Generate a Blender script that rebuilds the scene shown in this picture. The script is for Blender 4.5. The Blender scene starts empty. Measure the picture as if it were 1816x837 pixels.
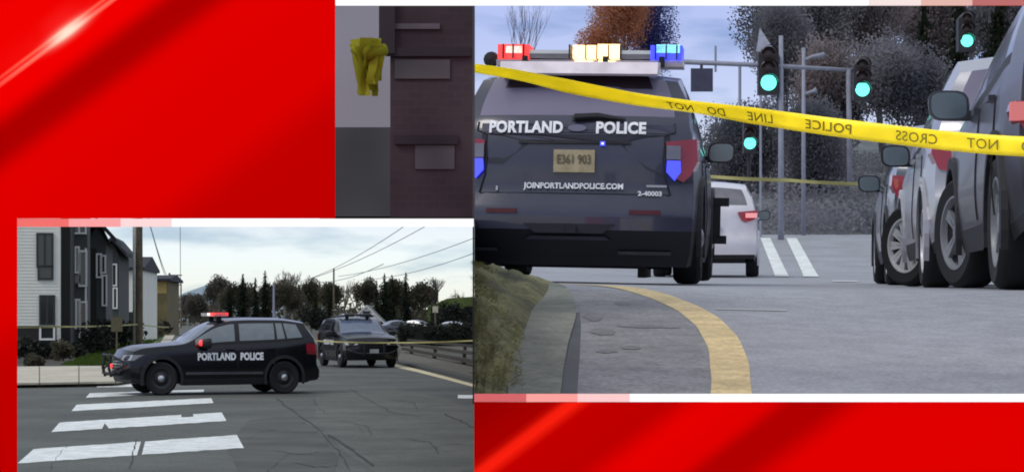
import bpy, bmesh, math, random
from mathutils import Vector, Matrix
R = math.radians
random.seed(7)
scene = bpy.context.scene
C = scene.collection

# ------------------------------------------------------------------ camera
F, HC, HOR = 4000.0, 1.82, 560.0          # focal length in photo pixels, eye height, horizon row
cam_d = bpy.data.cameras.new('camera'); cam = bpy.data.objects.new('camera', cam_d); C.objects.link(cam)
cam.location = (0, 0, HC); cam.rotation_euler = (R(90), 0, 0)
cam_d.sensor_width = 36.0; cam_d.lens = 36.0 * F / 1816.0
cam_d.shift_y = (HOR - 418.5) / 1816.0
cam_d.clip_start = 0.1; cam_d.clip_end = 6000
scene.camera = cam

# ------------------------------------------------------------------ world and sun
SUN_EL, SUN_AZ = 48.0, -125.0               # azimuth from +Y, clockwise positive
w = bpy.data.worlds.new('World'); scene.world = w; w.use_nodes = True
nt = w.node_tree; nt.nodes.clear()
def WN(t, **k):
    n = nt.nodes.new(t)
    for a, b in k.items(): setattr(n, a, b)
    return n
sky = WN('ShaderNodeTexSky', sky_type='NISHITA', sun_disc=False, sun_elevation=R(SUN_EL), sun_rotation=R(SUN_AZ))
co = WN('ShaderNodeTexCoord'); sep = WN('ShaderNodeSeparateXYZ'); nt.links.new(co.outputs['Generated'], sep.inputs[0])
ramp = WN('ShaderNodeValToRGB'); nt.links.new(sep.outputs['Z'], ramp.inputs[0])
els = ramp.color_ramp.elements
els[0].position = 0.0; els[0].color = (.90, .91, .82, 1)
els[1].position = 1.0; els[1].color = (.80, .84, .90, 1)
for p, c in ((.012, (.90, .95, .90, 1)), (.026, (.90, 1.0, 1.02, 1)), (.06, (.70, .78, .98, 1)), (.13, (.46, .55, .92, 1)), (.30, (.62, .70, .88, 1))):
    e = els.new(p); e.color = c
mp = WN('ShaderNodeMapping'); mp.inputs['Scale'].default_value = (14, 14, 60); mp.inputs['Location'].default_value = (3.35, 0.2, 1.3)
nt.links.new(co.outputs['Generated'], mp.inputs[0])
nz = WN('ShaderNodeTexNoise'); nz.inputs['Scale'].default_value = 1.0; nz.inputs['Detail'].default_value = 5; nz.inputs['Roughness'].default_value = .5
nt.links.new(mp.outputs[0], nz.inputs[0])
cr = WN('ShaderNodeValToRGB'); nt.links.new(nz.outputs[0], cr.inputs[0])
cr.color_ramp.elements[0].position = .33; cr.color_ramp.elements[0].color = (.60, .70, .78, 1)
cr.color_ramp.elements[1].position = .50; cr.color_ramp.elements[1].color = (1.06, 1.04, 1.02, 1)
mul = WN('ShaderNodeMixRGB', blend_type='MULTIPLY'); mul.inputs[0].default_value = 1
nt.links.new(ramp.outputs[0], mul.inputs[1]); nt.links.new(cr.outputs[0], mul.inputs[2])
sc10 = WN('ShaderNodeMixRGB', blend_type='MULTIPLY'); sc10.inputs[0].default_value = 1; sc10.inputs[2].default_value = (10, 10, 10, 1)
nt.links.new(mul.outputs[0], sc10.inputs[1])
mixs = WN('ShaderNodeMixRGB'); mixs.inputs[0].default_value = .92
nt.links.new(sky.outputs[0], mixs.inputs[1]); nt.links.new(sc10.outputs[0], mixs.inputs[2])
bg = WN('ShaderNodeBackground'); bg.inputs['Strength'].default_value = .1
nt.links.new(mixs.outputs[0], bg.inputs[0])
nt.links.new(bg.outputs[0], WN('ShaderNodeOutputWorld').inputs[0])
sd = bpy.data.lights.new('sun', 'SUN'); so = bpy.data.objects.new('sun', sd); C.objects.link(so)
sd.energy = 1.1; sd.angle = R(18); sd.color = (1, .96, .9)
so.rotation_euler = (R(90 - SUN_EL), 0, R(180 - SUN_AZ)); so.location = (0, 0, 60)
vs = scene.view_settings; vs.view_transform = 'Standard'; vs.look = 'None'; vs.exposure = 0; vs.gamma = 1; vs.use_curve_mapping = False
scene.cycles.max_bounces = 6; scene.cycles.filter_width = 1.9

# ------------------------------------------------------------------ helpers
def P(x, y, Y): return Vector(((x - 908) * Y / F, Y, HC - (y - HOR) * Y / F))
def G(x, y, z=0.0):                                         # a point of the lower street, given its height
    Y = (HC - z) * F / (y - HOR); return Vector(((x - 908) * Y / F, Y, z))
MATS = {}
def srgb(*c): return tuple(((v / 255) / 12.92 if v / 255 <= .04045 else (((v / 255) + .055) / 1.055) ** 2.4) for v in c)
def mat(name, col, rough=.7, metal=0, var=.15, scale=6, bump=0, coat=0, emit=None, es=1, spec=.5, col2=None, detail=4, grain=None):
    if name in MATS: return MATS[name]
    m = bpy.data.materials.new(name); m.use_nodes = True; n = m.node_tree; b = n.nodes['Principled BSDF']
    b.inputs['Roughness'].default_value = rough; b.inputs['Metallic'].default_value = metal
    b.inputs['Coat Weight'].default_value = coat; b.inputs['Specular IOR Level'].default_value = spec
    if emit:
        b.inputs['Base Color'].default_value = (*col, 1); b.inputs['Emission Color'].default_value = (*emit, 1); b.inputs['Emission Strength'].default_value = es
    else:
        tc = n.nodes.new('ShaderNodeTexCoord'); t = n.nodes.new('ShaderNodeTexNoise'); t.inputs['Scale'].default_value = scale; t.inputs['Detail'].default_value = detail
        r = n.nodes.new('ShaderNodeValToRGB'); n.links.new(tc.outputs['Object'], t.inputs[0]); n.links.new(t.outputs[0], r.inputs[0])
        a = [min(1, max(0, c * (1 - var))) for c in col]; d = [min(1, c * (1 + var)) for c in (col2 or col)]
        r.color_ramp.elements[0].position = .3; r.color_ramp.elements[0].color = (*a, 1)
        r.color_ramp.elements[1].position = .7; r.color_ramp.elements[1].color = (*d, 1)
        out = r.outputs[0]
        if grain:
            for gs_, ga in grain:
                g1 = n.nodes.new('ShaderNodeTexNoise'); g1.inputs['Scale'].default_value = gs_; g1.inputs['Detail'].default_value = 3; n.links.new(tc.outputs['Object'], g1.inputs[0])
                g2 = n.nodes.new('ShaderNodeValToRGB'); n.links.new(g1.outputs[0], g2.inputs[0]); g2.color_ramp.elements[0].position = .35; g2.color_ramp.elements[0].color = (1 - ga,) * 3 + (1,); g2.color_ramp.elements[1].position = .65; g2.color_ramp.elements[1].color = (1 + ga,) * 3 + (1,)
                g3 = n.nodes.new('ShaderNodeMixRGB'); g3.blend_type = 'MULTIPLY'; g3.inputs[0].default_value = 1; n.links.new(out, g3.inputs[1]); n.links.new(g2.outputs[0], g3.inputs[2]); out = g3.outputs[0]
        n.links.new(out, b.inputs['Base Color'])
        if bump:
            t2 = n.nodes.new('ShaderNodeTexNoise'); t2.inputs['Scale'].default_value = scale * 4; t2.inputs['Detail'].default_value = 6
            n.links.new(tc.outputs['Object'], t2.inputs[0])
            bp = n.nodes.new('ShaderNodeBump'); bp.inputs['Strength'].default_value = bump; bp.inputs['Distance'].default_value = .05
            n.links.new(t2.outputs[0], bp.inputs['Height']); n.links.new(bp.outputs[0], b.inputs['Normal'])
    MATS[name] = m; return m
def leafy(m, amt=.55):                                       # thin leaves let light through
    n = m.node_tree
    if 'thin' in n.nodes: return m
    b = n.nodes['Principled BSDF']; t = n.nodes.new('ShaderNodeBsdfTranslucent'); t.name = 'thin'; x = n.nodes.new('ShaderNodeMixShader'); x.inputs[0].default_value = amt
    src = b.inputs['Base Color'].links[0].from_socket; n.links.new(src, t.inputs[0]); b.inputs['Specular IOR Level'].default_value = .1
    n.links.new(b.outputs[0], x.inputs[1]); n.links.new(t.outputs[0], x.inputs[2]); n.links.new(x.outputs[0], n.nodes['Material Output'].inputs[0]); return m
def link(o, parent=None):
    C.objects.link(o)
    if parent: o.parent = parent
    return o
def tag(o, label=None, cat=None, group=None, kind=None):
    if label: o['label'] = label
    if cat: o['category'] = cat
    if group: o['group'] = group
    if kind: o['kind'] = kind
    return o
def empty(name, loc=(0, 0, 0), rot=(0, 0, 0), **k):
    o = bpy.data.objects.new(name, None); link(o); o.location = loc; o.rotation_euler = rot; o.empty_display_size = .2
    return tag(o, **k)
def mesh(name, verts, faces, m, parent=None, smooth=False, angle=None):
    me = bpy.data.meshes.new(name); me.from_pydata([tuple(v) for v in verts], [], faces); me.update()
    o = bpy.data.objects.new(name, me); me.materials.append(m); link(o, parent)
    if smooth or angle:
        for p in me.polygons: p.use_smooth = True
        if angle: me.set_sharp_from_angle(angle=R(angle))
    return o
class MB:
    def __init__(s): s.v = []; s.f = []
    def add(s, vs, fs):
        n = len(s.v); s.v += [Vector(v) for v in vs]; s.f += [tuple(i + n for i in f) for f in fs]; return s
    def box(s, a, b):
        x0, y0, z0 = a; x1, y1, z1 = b
        return s.add([(x0, y0, z0), (x1, y0, z0), (x1, y1, z0), (x0, y1, z0), (x0, y0, z1), (x1, y0, z1), (x1, y1, z1), (x0, y1, z1)],
                     [(0, 3, 2, 1), (4, 5, 6, 7), (0, 1, 5, 4), (1, 2, 6, 5), (2, 3, 7, 6), (3, 0, 4, 7)])
    def prism(s, poly, axis, a, b):                          # outline (u,v) extruded along axis from a to b
        def q(u, v, t): return {'x': (t, u, v), 'y': (u, t, v), 'z': (u, v, t)}[axis]
        n = len(poly); vs = [q(u, v, a) for u, v in poly] + [q(u, v, b) for u, v in poly]
        return s.add(vs, [tuple(range(n))[::-1], tuple(range(n, 2 * n))] + [(i, (i + 1) % n, n + (i + 1) % n, n + i) for i in range(n)])
    def tube(s, pts, r, n=6, cap=True):
        pts = [Vector(p) for p in pts]; rs = r if isinstance(r, (list, tuple)) else [r] * len(pts); base = len(s.v)
        for i, p in enumerate(pts):
            d = (pts[min(i + 1, len(pts) - 1)] - pts[max(i - 1, 0)]).normalized()
            a = d.orthogonal().normalized(); b = d.cross(a)
            for k in range(n): s.v.append(p + (a * math.cos(2 * math.pi * k / n) + b * math.sin(2 * math.pi * k / n)) * rs[i])
        for i in range(len(pts) - 1):
            for k in range(n): s.f.append((base + i * n + k, base + i * n + (k + 1) % n, base + (i + 1) * n + (k + 1) % n, base + (i + 1) * n + k))
        if cap: s.f.append(tuple(base + k for k in range(n))[::-1]); s.f.append(tuple(base + (len(pts) - 1) * n + k for k in range(n)))
        return s
    def lathe(s, prof, n=24, center=(0, 0, 0), axis='y'):    # profile (r, t) turned about an axis
        base = len(s.v); c = Vector(center)
        for r, t in prof:
            for k in range(n):
                a = 2 * math.pi * k / n; u, v = r * math.cos(a), r * math.sin(a)
                s.v.append(c + Vector({'y': (u, t, v), 'z': (u, v, t), 'x': (t, u, v)}[axis]))
        for i in range(len(prof) - 1):
            for k in range(n): s.f.append((base + i * n + k, base + i * n + (k + 1) % n, base + (i + 1) * n + (k + 1) % n, base + (i + 1) * n + k))
        return s
    def build(s, name, m, parent=None, smooth=False, angle=None): return mesh(name, s.v, s.f, m, parent, smooth, angle)
def box(name, a, b, m, parent=None): return MB().box(a, b).build(name, m, parent)
def copy_tree(o, parent=None):
    c = o.copy(); C.objects.link(c); c.parent = parent
    for ch in list(o.children): copy_tree(ch, c)
    return c
def pchip(pts):
    xs = [p[0] for p in pts]; ys = [p[1] for p in pts]; n = len(xs)
    h = [xs[i + 1] - xs[i] for i in range(n - 1)]; d = [(ys[i + 1] - ys[i]) / h[i] for i in range(n - 1)]
    m = [d[0]] + [0 if d[i - 1] * d[i] <= 0 else 2 * d[i - 1] * d[i] / (d[i - 1] + d[i]) for i in range(1, n - 1)] + [d[-1]]
    def f(x):
        if x <= xs[0]: return ys[0]
        if x >= xs[-1]: return ys[-1]
        i = 0
        while x > xs[i + 1]: i += 1
        t = (x - xs[i]) / h[i]
        return (ys[i] * (1 + 2 * t) * (1 - t) ** 2 + m[i] * h[i] * t * (1 - t) ** 2 + ys[i + 1] * t * t * (3 - 2 * t) + m[i + 1] * h[i] * t * t * (t - 1))
    return f
def text_data(txt, size, off=.0, space=1.0):                # flat lettering as plain vertices and faces, centred
    cu = bpy.data.curves.new('t', 'FONT'); cu.body = txt; cu.size = size; cu.align_x = 'CENTER'; cu.align_y = 'CENTER'; cu.offset = off; cu.space_character = space; cu.resolution_u = 3
    o = bpy.data.objects.new('t', cu); C.objects.link(o); dg = bpy.context.evaluated_depsgraph_get(); dg.update()
    me = bpy.data.meshes.new_from_object(o.evaluated_get(dg)); vs = [v.co.copy() for v in me.vertices]; fs = [tuple(p.vertices) for p in me.polygons]
    bpy.data.objects.remove(o); bpy.data.curves.remove(cu); bpy.data.meshes.remove(me)
    return vs, fs
def lettering(name, txt, size, org, right, up, m, parent, off=0, space=1.0, width=None, thick=.004, fit=None):
    vs, fs = text_data(txt, size, off, space); right = Vector(right).normalized(); up = Vector(up).normalized(); nor = right.cross(up)
    k = 1
    if width: k = width / (max(v.x for v in vs) - min(v.x for v in vs))
    pts = [Vector(org) + right * v.x * k + up * v.y + nor * thick for v in vs]
    return mesh(name, [fit(q) for q in pts] if fit else pts, fs, m, parent)

# ------------------------------------------------------------------ materials
ASPH_B = mat('asphalt_lower', (.082, .087, .075), .85, var=.28, scale=.35, bump=.25, detail=10, grain=[(22, .22), (4, .12)])
ASPH_A = mat('asphalt_upper', (.285, .29, .315), .65, var=.14, scale=.9, bump=.35, detail=12, grain=[(70, .16), (9, .09)])
CONC = mat('sidewalk_concrete', (.48, .44, .34), .85, var=.16, scale=.5, grain=[(5, .1)])
PAINT_W = mat('road_paint_white', (.70, .73, .70), .7, var=.12, scale=2.5, detail=8, grain=[(14, .12), (3, .1)])
PAINT_Y = mat('road_paint_yellow', (.64, .49, .24), .7, var=.16, scale=5, detail=6, grain=[(60, .14), (14, .12)])
SOIL = mat('soil', (.045, .042, .03), .95, var=.4, scale=.8)
GRASS = mat('grass_blades', (.07, .11, .022), .9, var=.35, scale=1.2)
BLK = mat('police_black_paint', (.004, .004, .006), .22, coat=.2, spec=.4, var=.1)
NAVY = mat('police_charcoal_paint', (.034, .035, .062), .28, coat=.5, var=.12, scale=3)
PLASTIC = mat('black_plastic', (.012, .012, .015), .6, var=.1)
RUBBER = mat('tyre_rubber', (.010, .010, .012), .85, var=.2)
GLASS = mat('tinted_glass', (.012, .015, .02), .06, spec=.8, var=.05)
GLASS_R = mat('rear_tinted_glass', (.17, .155, .225), .3, spec=.5, var=.1, scale=2)
GLASS_L = mat('clear_car_glass', (.17, .20, .21), .08, spec=.9, var=.1)
CHROME = mat('bright_metal', (.55, .56, .58), .3, metal=.9, var=.1)
SILVER = mat('silver_paint', (.34, .34, .375), .3, metal=.35, coat=.4, var=.05)
GREYP = mat('dark_grey_paint', (.045, .046, .056), .3, metal=.0, coat=.12, spec=.35, var=.06)
WHITEP = mat('white_car_paint', (.62, .60, .64), .3, coat=.5, var=.05)
DGREYP = mat('slate_paint', (.09, .10, .12), .3, metal=.3, coat=.5, var=.05)
LETTER = mat('white_lettering', (.85, .86, .88), .5, var=.04)
REDLENS = mat('red_tail_lens', (.30, .012, .03), .2, coat=.6, var=.1)
STEELW = mat('black_steel_rim', (.018, .018, .02), .45, var=.1)
MIRGL = mat('mirror_glass', (.10, .14, .17), .12, spec=.8, var=.1)
def lamp(n, c, s): return mat(n, (.1, .1, .1), emit=c, es=s)
E_RED, E_AMB, E_BLUE, E_CYAN, E_GRN = lamp('red_flasher', (1, .035, .03), 1.4), lamp('amber_flasher', (1, .60, .24), 3.5), lamp('blue_flasher', (.035, .05, 1), 1.5), lamp('cyan_white_flasher', (.25, .8, 1), 1.6), lamp('green_signal_light', (.12, .95, .72), 2.2)
E_PINK = lamp('pink_white_flasher', (1, .72, .62), 1.5)
WOOD = mat('weathered_pole_wood', (.13, .10, .065), .9, var=.35, scale=3)
GALV = mat('galvanised_steel', (.28, .29, .36), .6, metal=.1, var=.1)
TAPE = mat('yellow_caution_tape', (.80, .74, .05), .45, var=.1, scale=9)
_n = TAPE.node_tree; _b = _n.nodes['Principled BSDF']; _t = _n.nodes.new('ShaderNodeBsdfTranslucent'); _t.inputs[0].default_value = (.62, .55, .03, 1); _m = _n.nodes.new('ShaderNodeAddShader')
_n.links.new(_b.outputs[0], _m.inputs[0]); _n.links.new(_t.outputs[0], _m.inputs[1]); _n.links.new(_m.outputs[0], _n.nodes['Material Output'].inputs[0])
TAPETXT = mat('tape_lettering', (.40, .36, .04), .6, var=.1)

# ------------------------------------------------------------------ the red display wall with its two openings
YW = 6.0; PXM = YW / F
def screen_mat():
    m = bpy.data.materials.new('red_screen_graphic'); m.use_nodes = True; n = m.node_tree; L = n.links; b = n.nodes['Principled BSDF']
    N = lambda t, **k: [setattr(x, a, v) for x in [n.nodes.new(t)] for a, v in k.items()] and n.nodes[-1] if k else n.nodes.new(t)
    tc = n.nodes.new('ShaderNodeTexCoord'); sp = n.nodes.new('ShaderNodeSeparateXYZ'); L.new(tc.outputs['Object'], sp.inputs[0])
    def math_(op, a, bv, cv=None):
        x = n.nodes.new('ShaderNodeMath'); x.operation = op
        for i, v in enumerate((a, bv, cv)):
            if v is None: continue
            if isinstance(v, (int, float)): x.inputs[i].default_value = v
            else: L.new(v, x.inputs[i])
        return x.outputs[0]
    px = math_('MULTIPLY_ADD', sp.outputs['X'], 1 / PXM, 908); py = math_('MULTIPLY_ADD', sp.outputs['Z'], -1 / PXM, HOR + HC / PXM)
    t = math_('ADD', math_('MULTIPLY', px, .6), math_('MULTIPLY', py, .8)); r = math_('SUBTRACT', math_('MULTIPLY', px, .8), math_('MULTIPLY', py, .6))
    def ramp(inp, lo, hi, stops):
        f = math_('DIVIDE', math_('SUBTRACT', inp, lo), hi - lo); cr = n.nodes.new('ShaderNodeValToRGB'); L.new(f, cr.inputs[0]); e = cr.color_ramp.elements
        cr.color_ramp.interpolation = 'EASE'
        for i, (p, c) in enumerate(stops):
            q = (p - lo) / (hi - lo); c = c if len(c) == 4 else (*srgb(*c), 1)
            if i < 2: e[i].position = q; e[i].color = c
            else: x = e.new(q); x.color = c
        return cr.outputs[0]
    base = ramp(t, -400, 2000, [(-400, (235, 0, 0)), (2000, (222, 0, 0)), (60, (240, 2, 0)), (150, (240, 0, 0)), (192, (172, 0, 0)), (214, (172, 0, 0)), (262, (224, 0, 0)), (440, (218, 0, 0)), (530, (192, 0, 0)), (700, (188, 0, 0)),
                             (1085, (150, 0, 0)), (1160, (165, 0, 0)), (1180, (255, 32, 16)), (1205, (192, 0, 0)), (1275, (188, 0, 0)), (1330, (230, 0, 0)), (1385, (224, 0, 0)), (1420, (176, 0, 0)), (1450, (176, 0, 0)), (1510, (224, 0, 0))])
    line = ramp(t, 60, 180, [(60, (0, 0, 0, 1)), (180, (0, 0, 0, 1)), (106, (.05, .01, .01, 1)), (111, (.8, .3, .2, 1)), (115, (.25, .05, .05, 1)), (120, (.9, .45, .35, 1)), (127, (.02, 0, 0, 1))])
    glow = ramp(r, -140, 260, [(-140, (.10, .10, .10, 1)), (260, (.12, .12, .12, 1)), (10, (.45, .4, .35, 1)), (55, (1.4, 1.3, 1.2, 1)), (68, (1.4, 1.3, 1.2, 1)), (120, (.4, .35, .3, 1))])
    mu = n.nodes.new('ShaderNodeMixRGB'); mu.blend_type = 'MULTIPLY'; mu.inputs[0].default_value = 1; L.new(line, mu.inputs[1]); L.new(glow, mu.inputs[2])
    ad = n.nodes.new('ShaderNodeMixRGB'); ad.blend_type = 'ADD'; ad.inputs[0].default_value = 1; L.new(base, ad.inputs[1]); L.new(mu.outputs[0], ad.inputs[2])
    q1 = math_('DIVIDE', math_('SUBTRACT', t, 117), 9); q2 = math_('DIVIDE', math_('SUBTRACT', r, 62), 34); d2 = math_('ADD', math_('MULTIPLY', q1, q1), math_('MULTIPLY', q2, q2)); ex = math_('POWER', 2.718, math_('MULTIPLY', d2, -1))
    fl = n.nodes.new('ShaderNodeMixRGB'); L.new(ex, fl.inputs[0]); L.new(ad.outputs[0], fl.inputs[1]); fl.inputs[2].default_value = (1, .82, .66, 1); ad = fl
    b.inputs['Base Color'].default_value = (0, 0, 0, 1); b.inputs['Roughness'].default_value = .5; b.inputs['Specular IOR Level'].default_value = 0
    L.new(ad.outputs[0], b.inputs['Emission Color']); b.inputs['Emission Strength'].default_value = 1
    return m
SCREEN = screen_mat()
WSTRIP = lamp('white_light_strip', (1, 1, 1), 1.0)
def strip_mat(i, c): return lamp('tinted_light_strip_%d' % i, srgb(*c), 1.0)
wall = empty('display_wall', (0, 0, 0), label='huge glossy red display wall with two white edged rectangular openings', cat='display wall')
def wpanel(name, x0, y0, x1, y1, m, d0=0.0, d1=.012, parent=wall):
    a = P(x0, y1, YW); b = P(x1, y0, YW); return box(name, (a.x, YW + d0, max(0, a.z)), (b.x, YW + d1, b.z), m, parent)
wpanel('screen_panel', -300, -300, 594, 387, SCREEN)
wpanel('screen_panel', -300, 387.3, 29, 1800, SCREEN)
wpanel('screen_panel', 841, 713, 2150, 1800, SCREEN)
wpanel('screen_panel', 594.3, -300, 2150, -6, SCREEN)
wpanel('white_edge_strip', 305, 388, 840, 402, WSTRIP, -.003, .009)
for x0, x1, c in ((31, 122, (236, 88, 80)), (122.3, 214, (246, 150, 150)), (214.3, 304.8, (250, 208, 208))): wpanel('tinted_edge_strip', x0, 388, x1, 402, strip_mat(x0, c), -.003, .009)
wpanel('white_edge_strip', 595, -5, 1540, 10, WSTRIP, -.003, .009)
for x0, x1, c in ((1540.3, 1633, (240, 220, 218)), (1633.3, 1724, (222, 172, 160)), (1724.3, 2150, (178, 84, 80))): wpanel('tinted_edge_strip', x0, -5, x1, 10, strip_mat(x0, c), -.003, .009)
wpanel('white_edge_strip', 1117, 698, 2150, 712, WSTRIP, -.003, .009)
for x0, x1, c in ((841, 933, (205, 74, 76)), (933.3, 1024, (248, 150, 142)), (1024.3, 1116.8, (248, 196, 196))): wpanel('tinted_edge_strip', x0, 698, x1, 712, strip_mat(x0, c), -.003, .009)
DARKTRIM = mat('dark_reveal', (.012, .013, .016), .8, var=.1)
def reveal(name, ya, yb, x0a, x1a, t, bq):                    # splayed reveal lining between two openings
    vs = [P(x0a, bq, ya), P(x1a, bq, ya), P(x1a, bq, yb), P(x0a, bq, yb), P(x0a, t, ya), P(x1a, t, ya), P(x1a, t, yb), P(x0a, t, yb)]
    return mesh(name, vs, [(0, 3, 2, 1), (4, 5, 6, 7), (0, 1, 5, 4), (1, 2, 6, 5), (2, 3, 7, 6), (3, 0, 4, 7)], DARKTRIM, wall)
reveal('divider', YW + .01, 24, 838.2, 841.2, 389, 716)
reveal('opening_ledge', YW + .11, 9.2, 590, 838, 386, 401)

# ------------------------------------------------------------------ lower street: ground
far = 3000
gr = mesh('ground', [(-far, -20, -.02), (far, -20, -.02), (far, far, -.02), (-far, far, -.02)], [(0, 1, 2, 3)], mat('earth_and_scrub', (.07, .072, .05), .95, var=.4, scale=.05)); tag(gr, kind='structure')
def poly_ground(name, pts, z, m, parent=None, thick=0):
    vs = [G(x, y, z) for x, y in pts]; n = len(vs)
    if thick:
        v2 = [Vector((v.x, v.y, v.z - thick)) for v in vs]
        return mesh(name, vs + v2, [tuple(range(n))] + [(i, n + i, n + (i + 1) % n, (i + 1) % n) for i in range(n)], m, parent)
    return mesh(name, vs, [tuple(range(n))], m, parent)
road = poly_ground('road', [(-900, 1500), (900, 1500), (900, 697), (840, 684), (716, 651), (600, 612), (470, 588), (345, 576), (318, 576), (300, 610), (285, 640), (262, 672), (200, 682), (-250, 688)], 0, ASPH_B); tag(road, kind='structure')
bars = [[(30.6, 822), (432.5, 794), (420, 771), (60, 796)], [(91, 766), (402, 746.5), (393, 731), (105.7, 749)], [(126.5, 729), (378.7, 714.6), (374.5, 705.6), (136, 717.4)], [(152, 705), (361, 695.5), (362, 690.5), (159, 697)], [(171.5, 686.5), (252, 685.5), (250, 679.5), (174, 680.5)], [(60, 690), (150, 685), (165, 683.2), (80, 687)]]
def bar_mesh(i, c):                                            # each bar has chipped edges and a gap where a crack crosses
    rnd = random.Random(i); n = 26; top = []; bot = []
    for k in range(n + 1):
        t = k / n; a = G(*c[0]).lerp(G(*c[1]), t); b = G(*c[3]).lerp(G(*c[2]), t); d = (b - a)
        bot.append(a + d * rnd.uniform(-.02, .03)); top.append(b - d * rnd.uniform(-.02, .03))
    vs = []; fs = []
    for k in range(n):
        if i == 0 and k == 13:
            g = .55
            a, b, c2, d = bot[k].lerp(bot[k + 1], g), bot[k + 1], top[k + 1], top[k].lerp(top[k + 1], g)
        else: a, b, c2, d = bot[k], bot[k + 1], top[k + 1], top[k]
        if i == 1 and k in (7,): a = a.lerp(d, .6)
        if i == 1 and k in (19, 20): c2 = c2.lerp(b, .3); d = d.lerp(a, .3)
        q = len(vs); vs += [v + Vector((0, 0, .005)) for v in (a, b, c2, d)]; fs.append((q, q + 1, q + 2, q + 3))
    return mesh('crosswalk_bar', vs, fs, PAINT_W, road)
for i, c in enumerate(bars[:5]): bar_mesh(i, c)
def ground_strip(name, pts, wpx, m, parent, z=.005):
    L_ = [G(x - wpx * dx, y + wpx * dy) + Vector((0, 0, z)) for x, y, dx, dy in pts]; R_ = [G(x + wpx * dx, y - wpx * dy) + Vector((0, 0, z)) for x, y, dx, dy in pts]
    n = len(pts); return mesh(name, L_ + R_, [(i, i + 1, n + i + 1, n + i) for i in range(n - 1)], m, parent)
PALE_Y = mat('faded_edge_line', (.62, .54, .34), .8, var=.2, scale=2)
ground_strip('edge_line', [(700, 648, 0, 1), (740, 657, 0, 1), (790, 670, 0, 1), (860, 689, 0, 1)], 2.6, PALE_Y, road)
ground_strip('lane_mark', [(812, 703, 0, 1), (860, 704, 0, 1)], 3, PAINT_W, road)
CRACK = mat('crack_sealant', (.032, .033, .029), .9, var=.2); PATCH = mat('old_asphalt_patch', (.10, .103, .086), .9, var=.2, scale=.7, bump=.2, grain=[(22, .2), (4, .12)])
def crack(pts, wd=1.2, seed=0):
    rnd = random.Random(seed); out = []
    for (x0, y0), (x1, y1) in zip(pts, pts[1:]):
        for k in range(6): t = k / 6; out.append((x0 + (x1 - x0) * t + rnd.uniform(-2.5, 2.5), y0 + (y1 - y0) * t + rnd.uniform(-1, 1)))
    vs = []; n = len(out)
    for i, (x, y) in enumerate(out):
        q = .6 * wd * rnd.uniform(.25, 1.1) * (1 if 0 < i < n - 1 else .2); vs += [G(x - q, y + q * .35) + Vector((0, 0, .006)), G(x + q, y - q * .35) + Vector((0, 0, .006))]
    mesh('crack', vs, [(2 * i, 2 * i + 1, 2 * i + 3, 2 * i + 2) for i in range(n - 1)], CRACK, road)
poly_ground('asphalt_patch', [(560, 700), (620, 692), (700, 690), (790, 705), (850, 735), (850, 830), (700, 860), (610, 800), (560, 745)], .003, PATCH, road)
poly_ground('asphalt_patch', [(440, 745), (520, 735), (560, 760), (600, 810), (590, 850), (430, 850), (400, 790)], .003, mat('dark_asphalt_patch', (.076, .079, .07), .9, var=.3, scale=.8, bump=.2), road)
for k, (pts, wd) in enumerate([([(243, 775), (236, 800), (228, 840)], 2.2), ([(556, 708), (562, 720), (585, 738)], 1.6), ([(580, 770), (605, 785), (655, 820), (665, 828)], 4.5), ([(490, 705), (520, 730), (560, 757), (600, 800), (625, 842)], 1.8), ([(720, 778), (765, 785), (780, 808)], 2), ([(770, 786), (850, 788)], 1.4), ([(785, 733), (815, 745), (835, 757), (850, 760)], 2.6), ([(620, 690), (660, 712), (690, 730), (760, 742)], 1.5),
                              ([(640, 758), (642, 772)], 1.5), ([(690, 708), (735, 715), (740, 726), (775, 718)], 1.6), ([(440, 780), (462, 765), (500, 762)], 1.6), ([(520, 820), (560, 828), (610, 826)], 3.5), ([(470, 840), (495, 818), (520, 800)], 2), ([(120, 790), (100, 812), (85, 840)], 1.3), ([(600, 745), (650, 755), (662, 778)], 1.3), ([(480, 800), (540, 806), (575, 800)], 2.2)]): crack(pts, wd, k)
# cross-street sidewalk in slabs, with its kerb, and the path that runs up the street
side = poly_ground('sidewalk', [(-250, 682.5), (205, 677), (262, 668), (262, 640), (205, 648), (-250, 651)], .10, mat('sidewalk_bed', (.2, .19, .15), .9), None, .14); tag(side, kind='structure')
xs = [-250, -40, 70, 140, 205, 262]
lo = pchip([(-250, 682), (205, 676), (262, 668)]); hi = pchip([(-250, 651), (205, 648), (262, 641)])
for a, b in zip(xs, xs[1:]): poly_ground('slab', [(a + 1, lo(a) - .3), (b - 1, lo(b) - .3), (b - 1, hi(b)), (a + 1, hi(a))], .13, CONC, side, .05)
pth = poly_ground('footpath', [(262, 640), (283, 641), (312, 590), (322, 572), (312, 571), (297, 588)], .06, CONC, None, .1); tag(pth, kind='structure')
lawn = poly_ground('lawn', [(110, 649), (205, 646), (262, 638), (298, 585), (306, 576), (285, 576), (240, 588), (190, 606), (160, 622)], .03, mat('lawn_turf', (.075, .115, .02), .95, var=.35, scale=1.5), None); tag(lawn, kind='structure')
bed = poly_ground('planting_bed', [(-250, 650), (112, 649), (162, 622), (192, 606), (242, 588), (230, 580), (-250, 590)], .02, SOIL, None); tag(bed, kind='structure')

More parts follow.
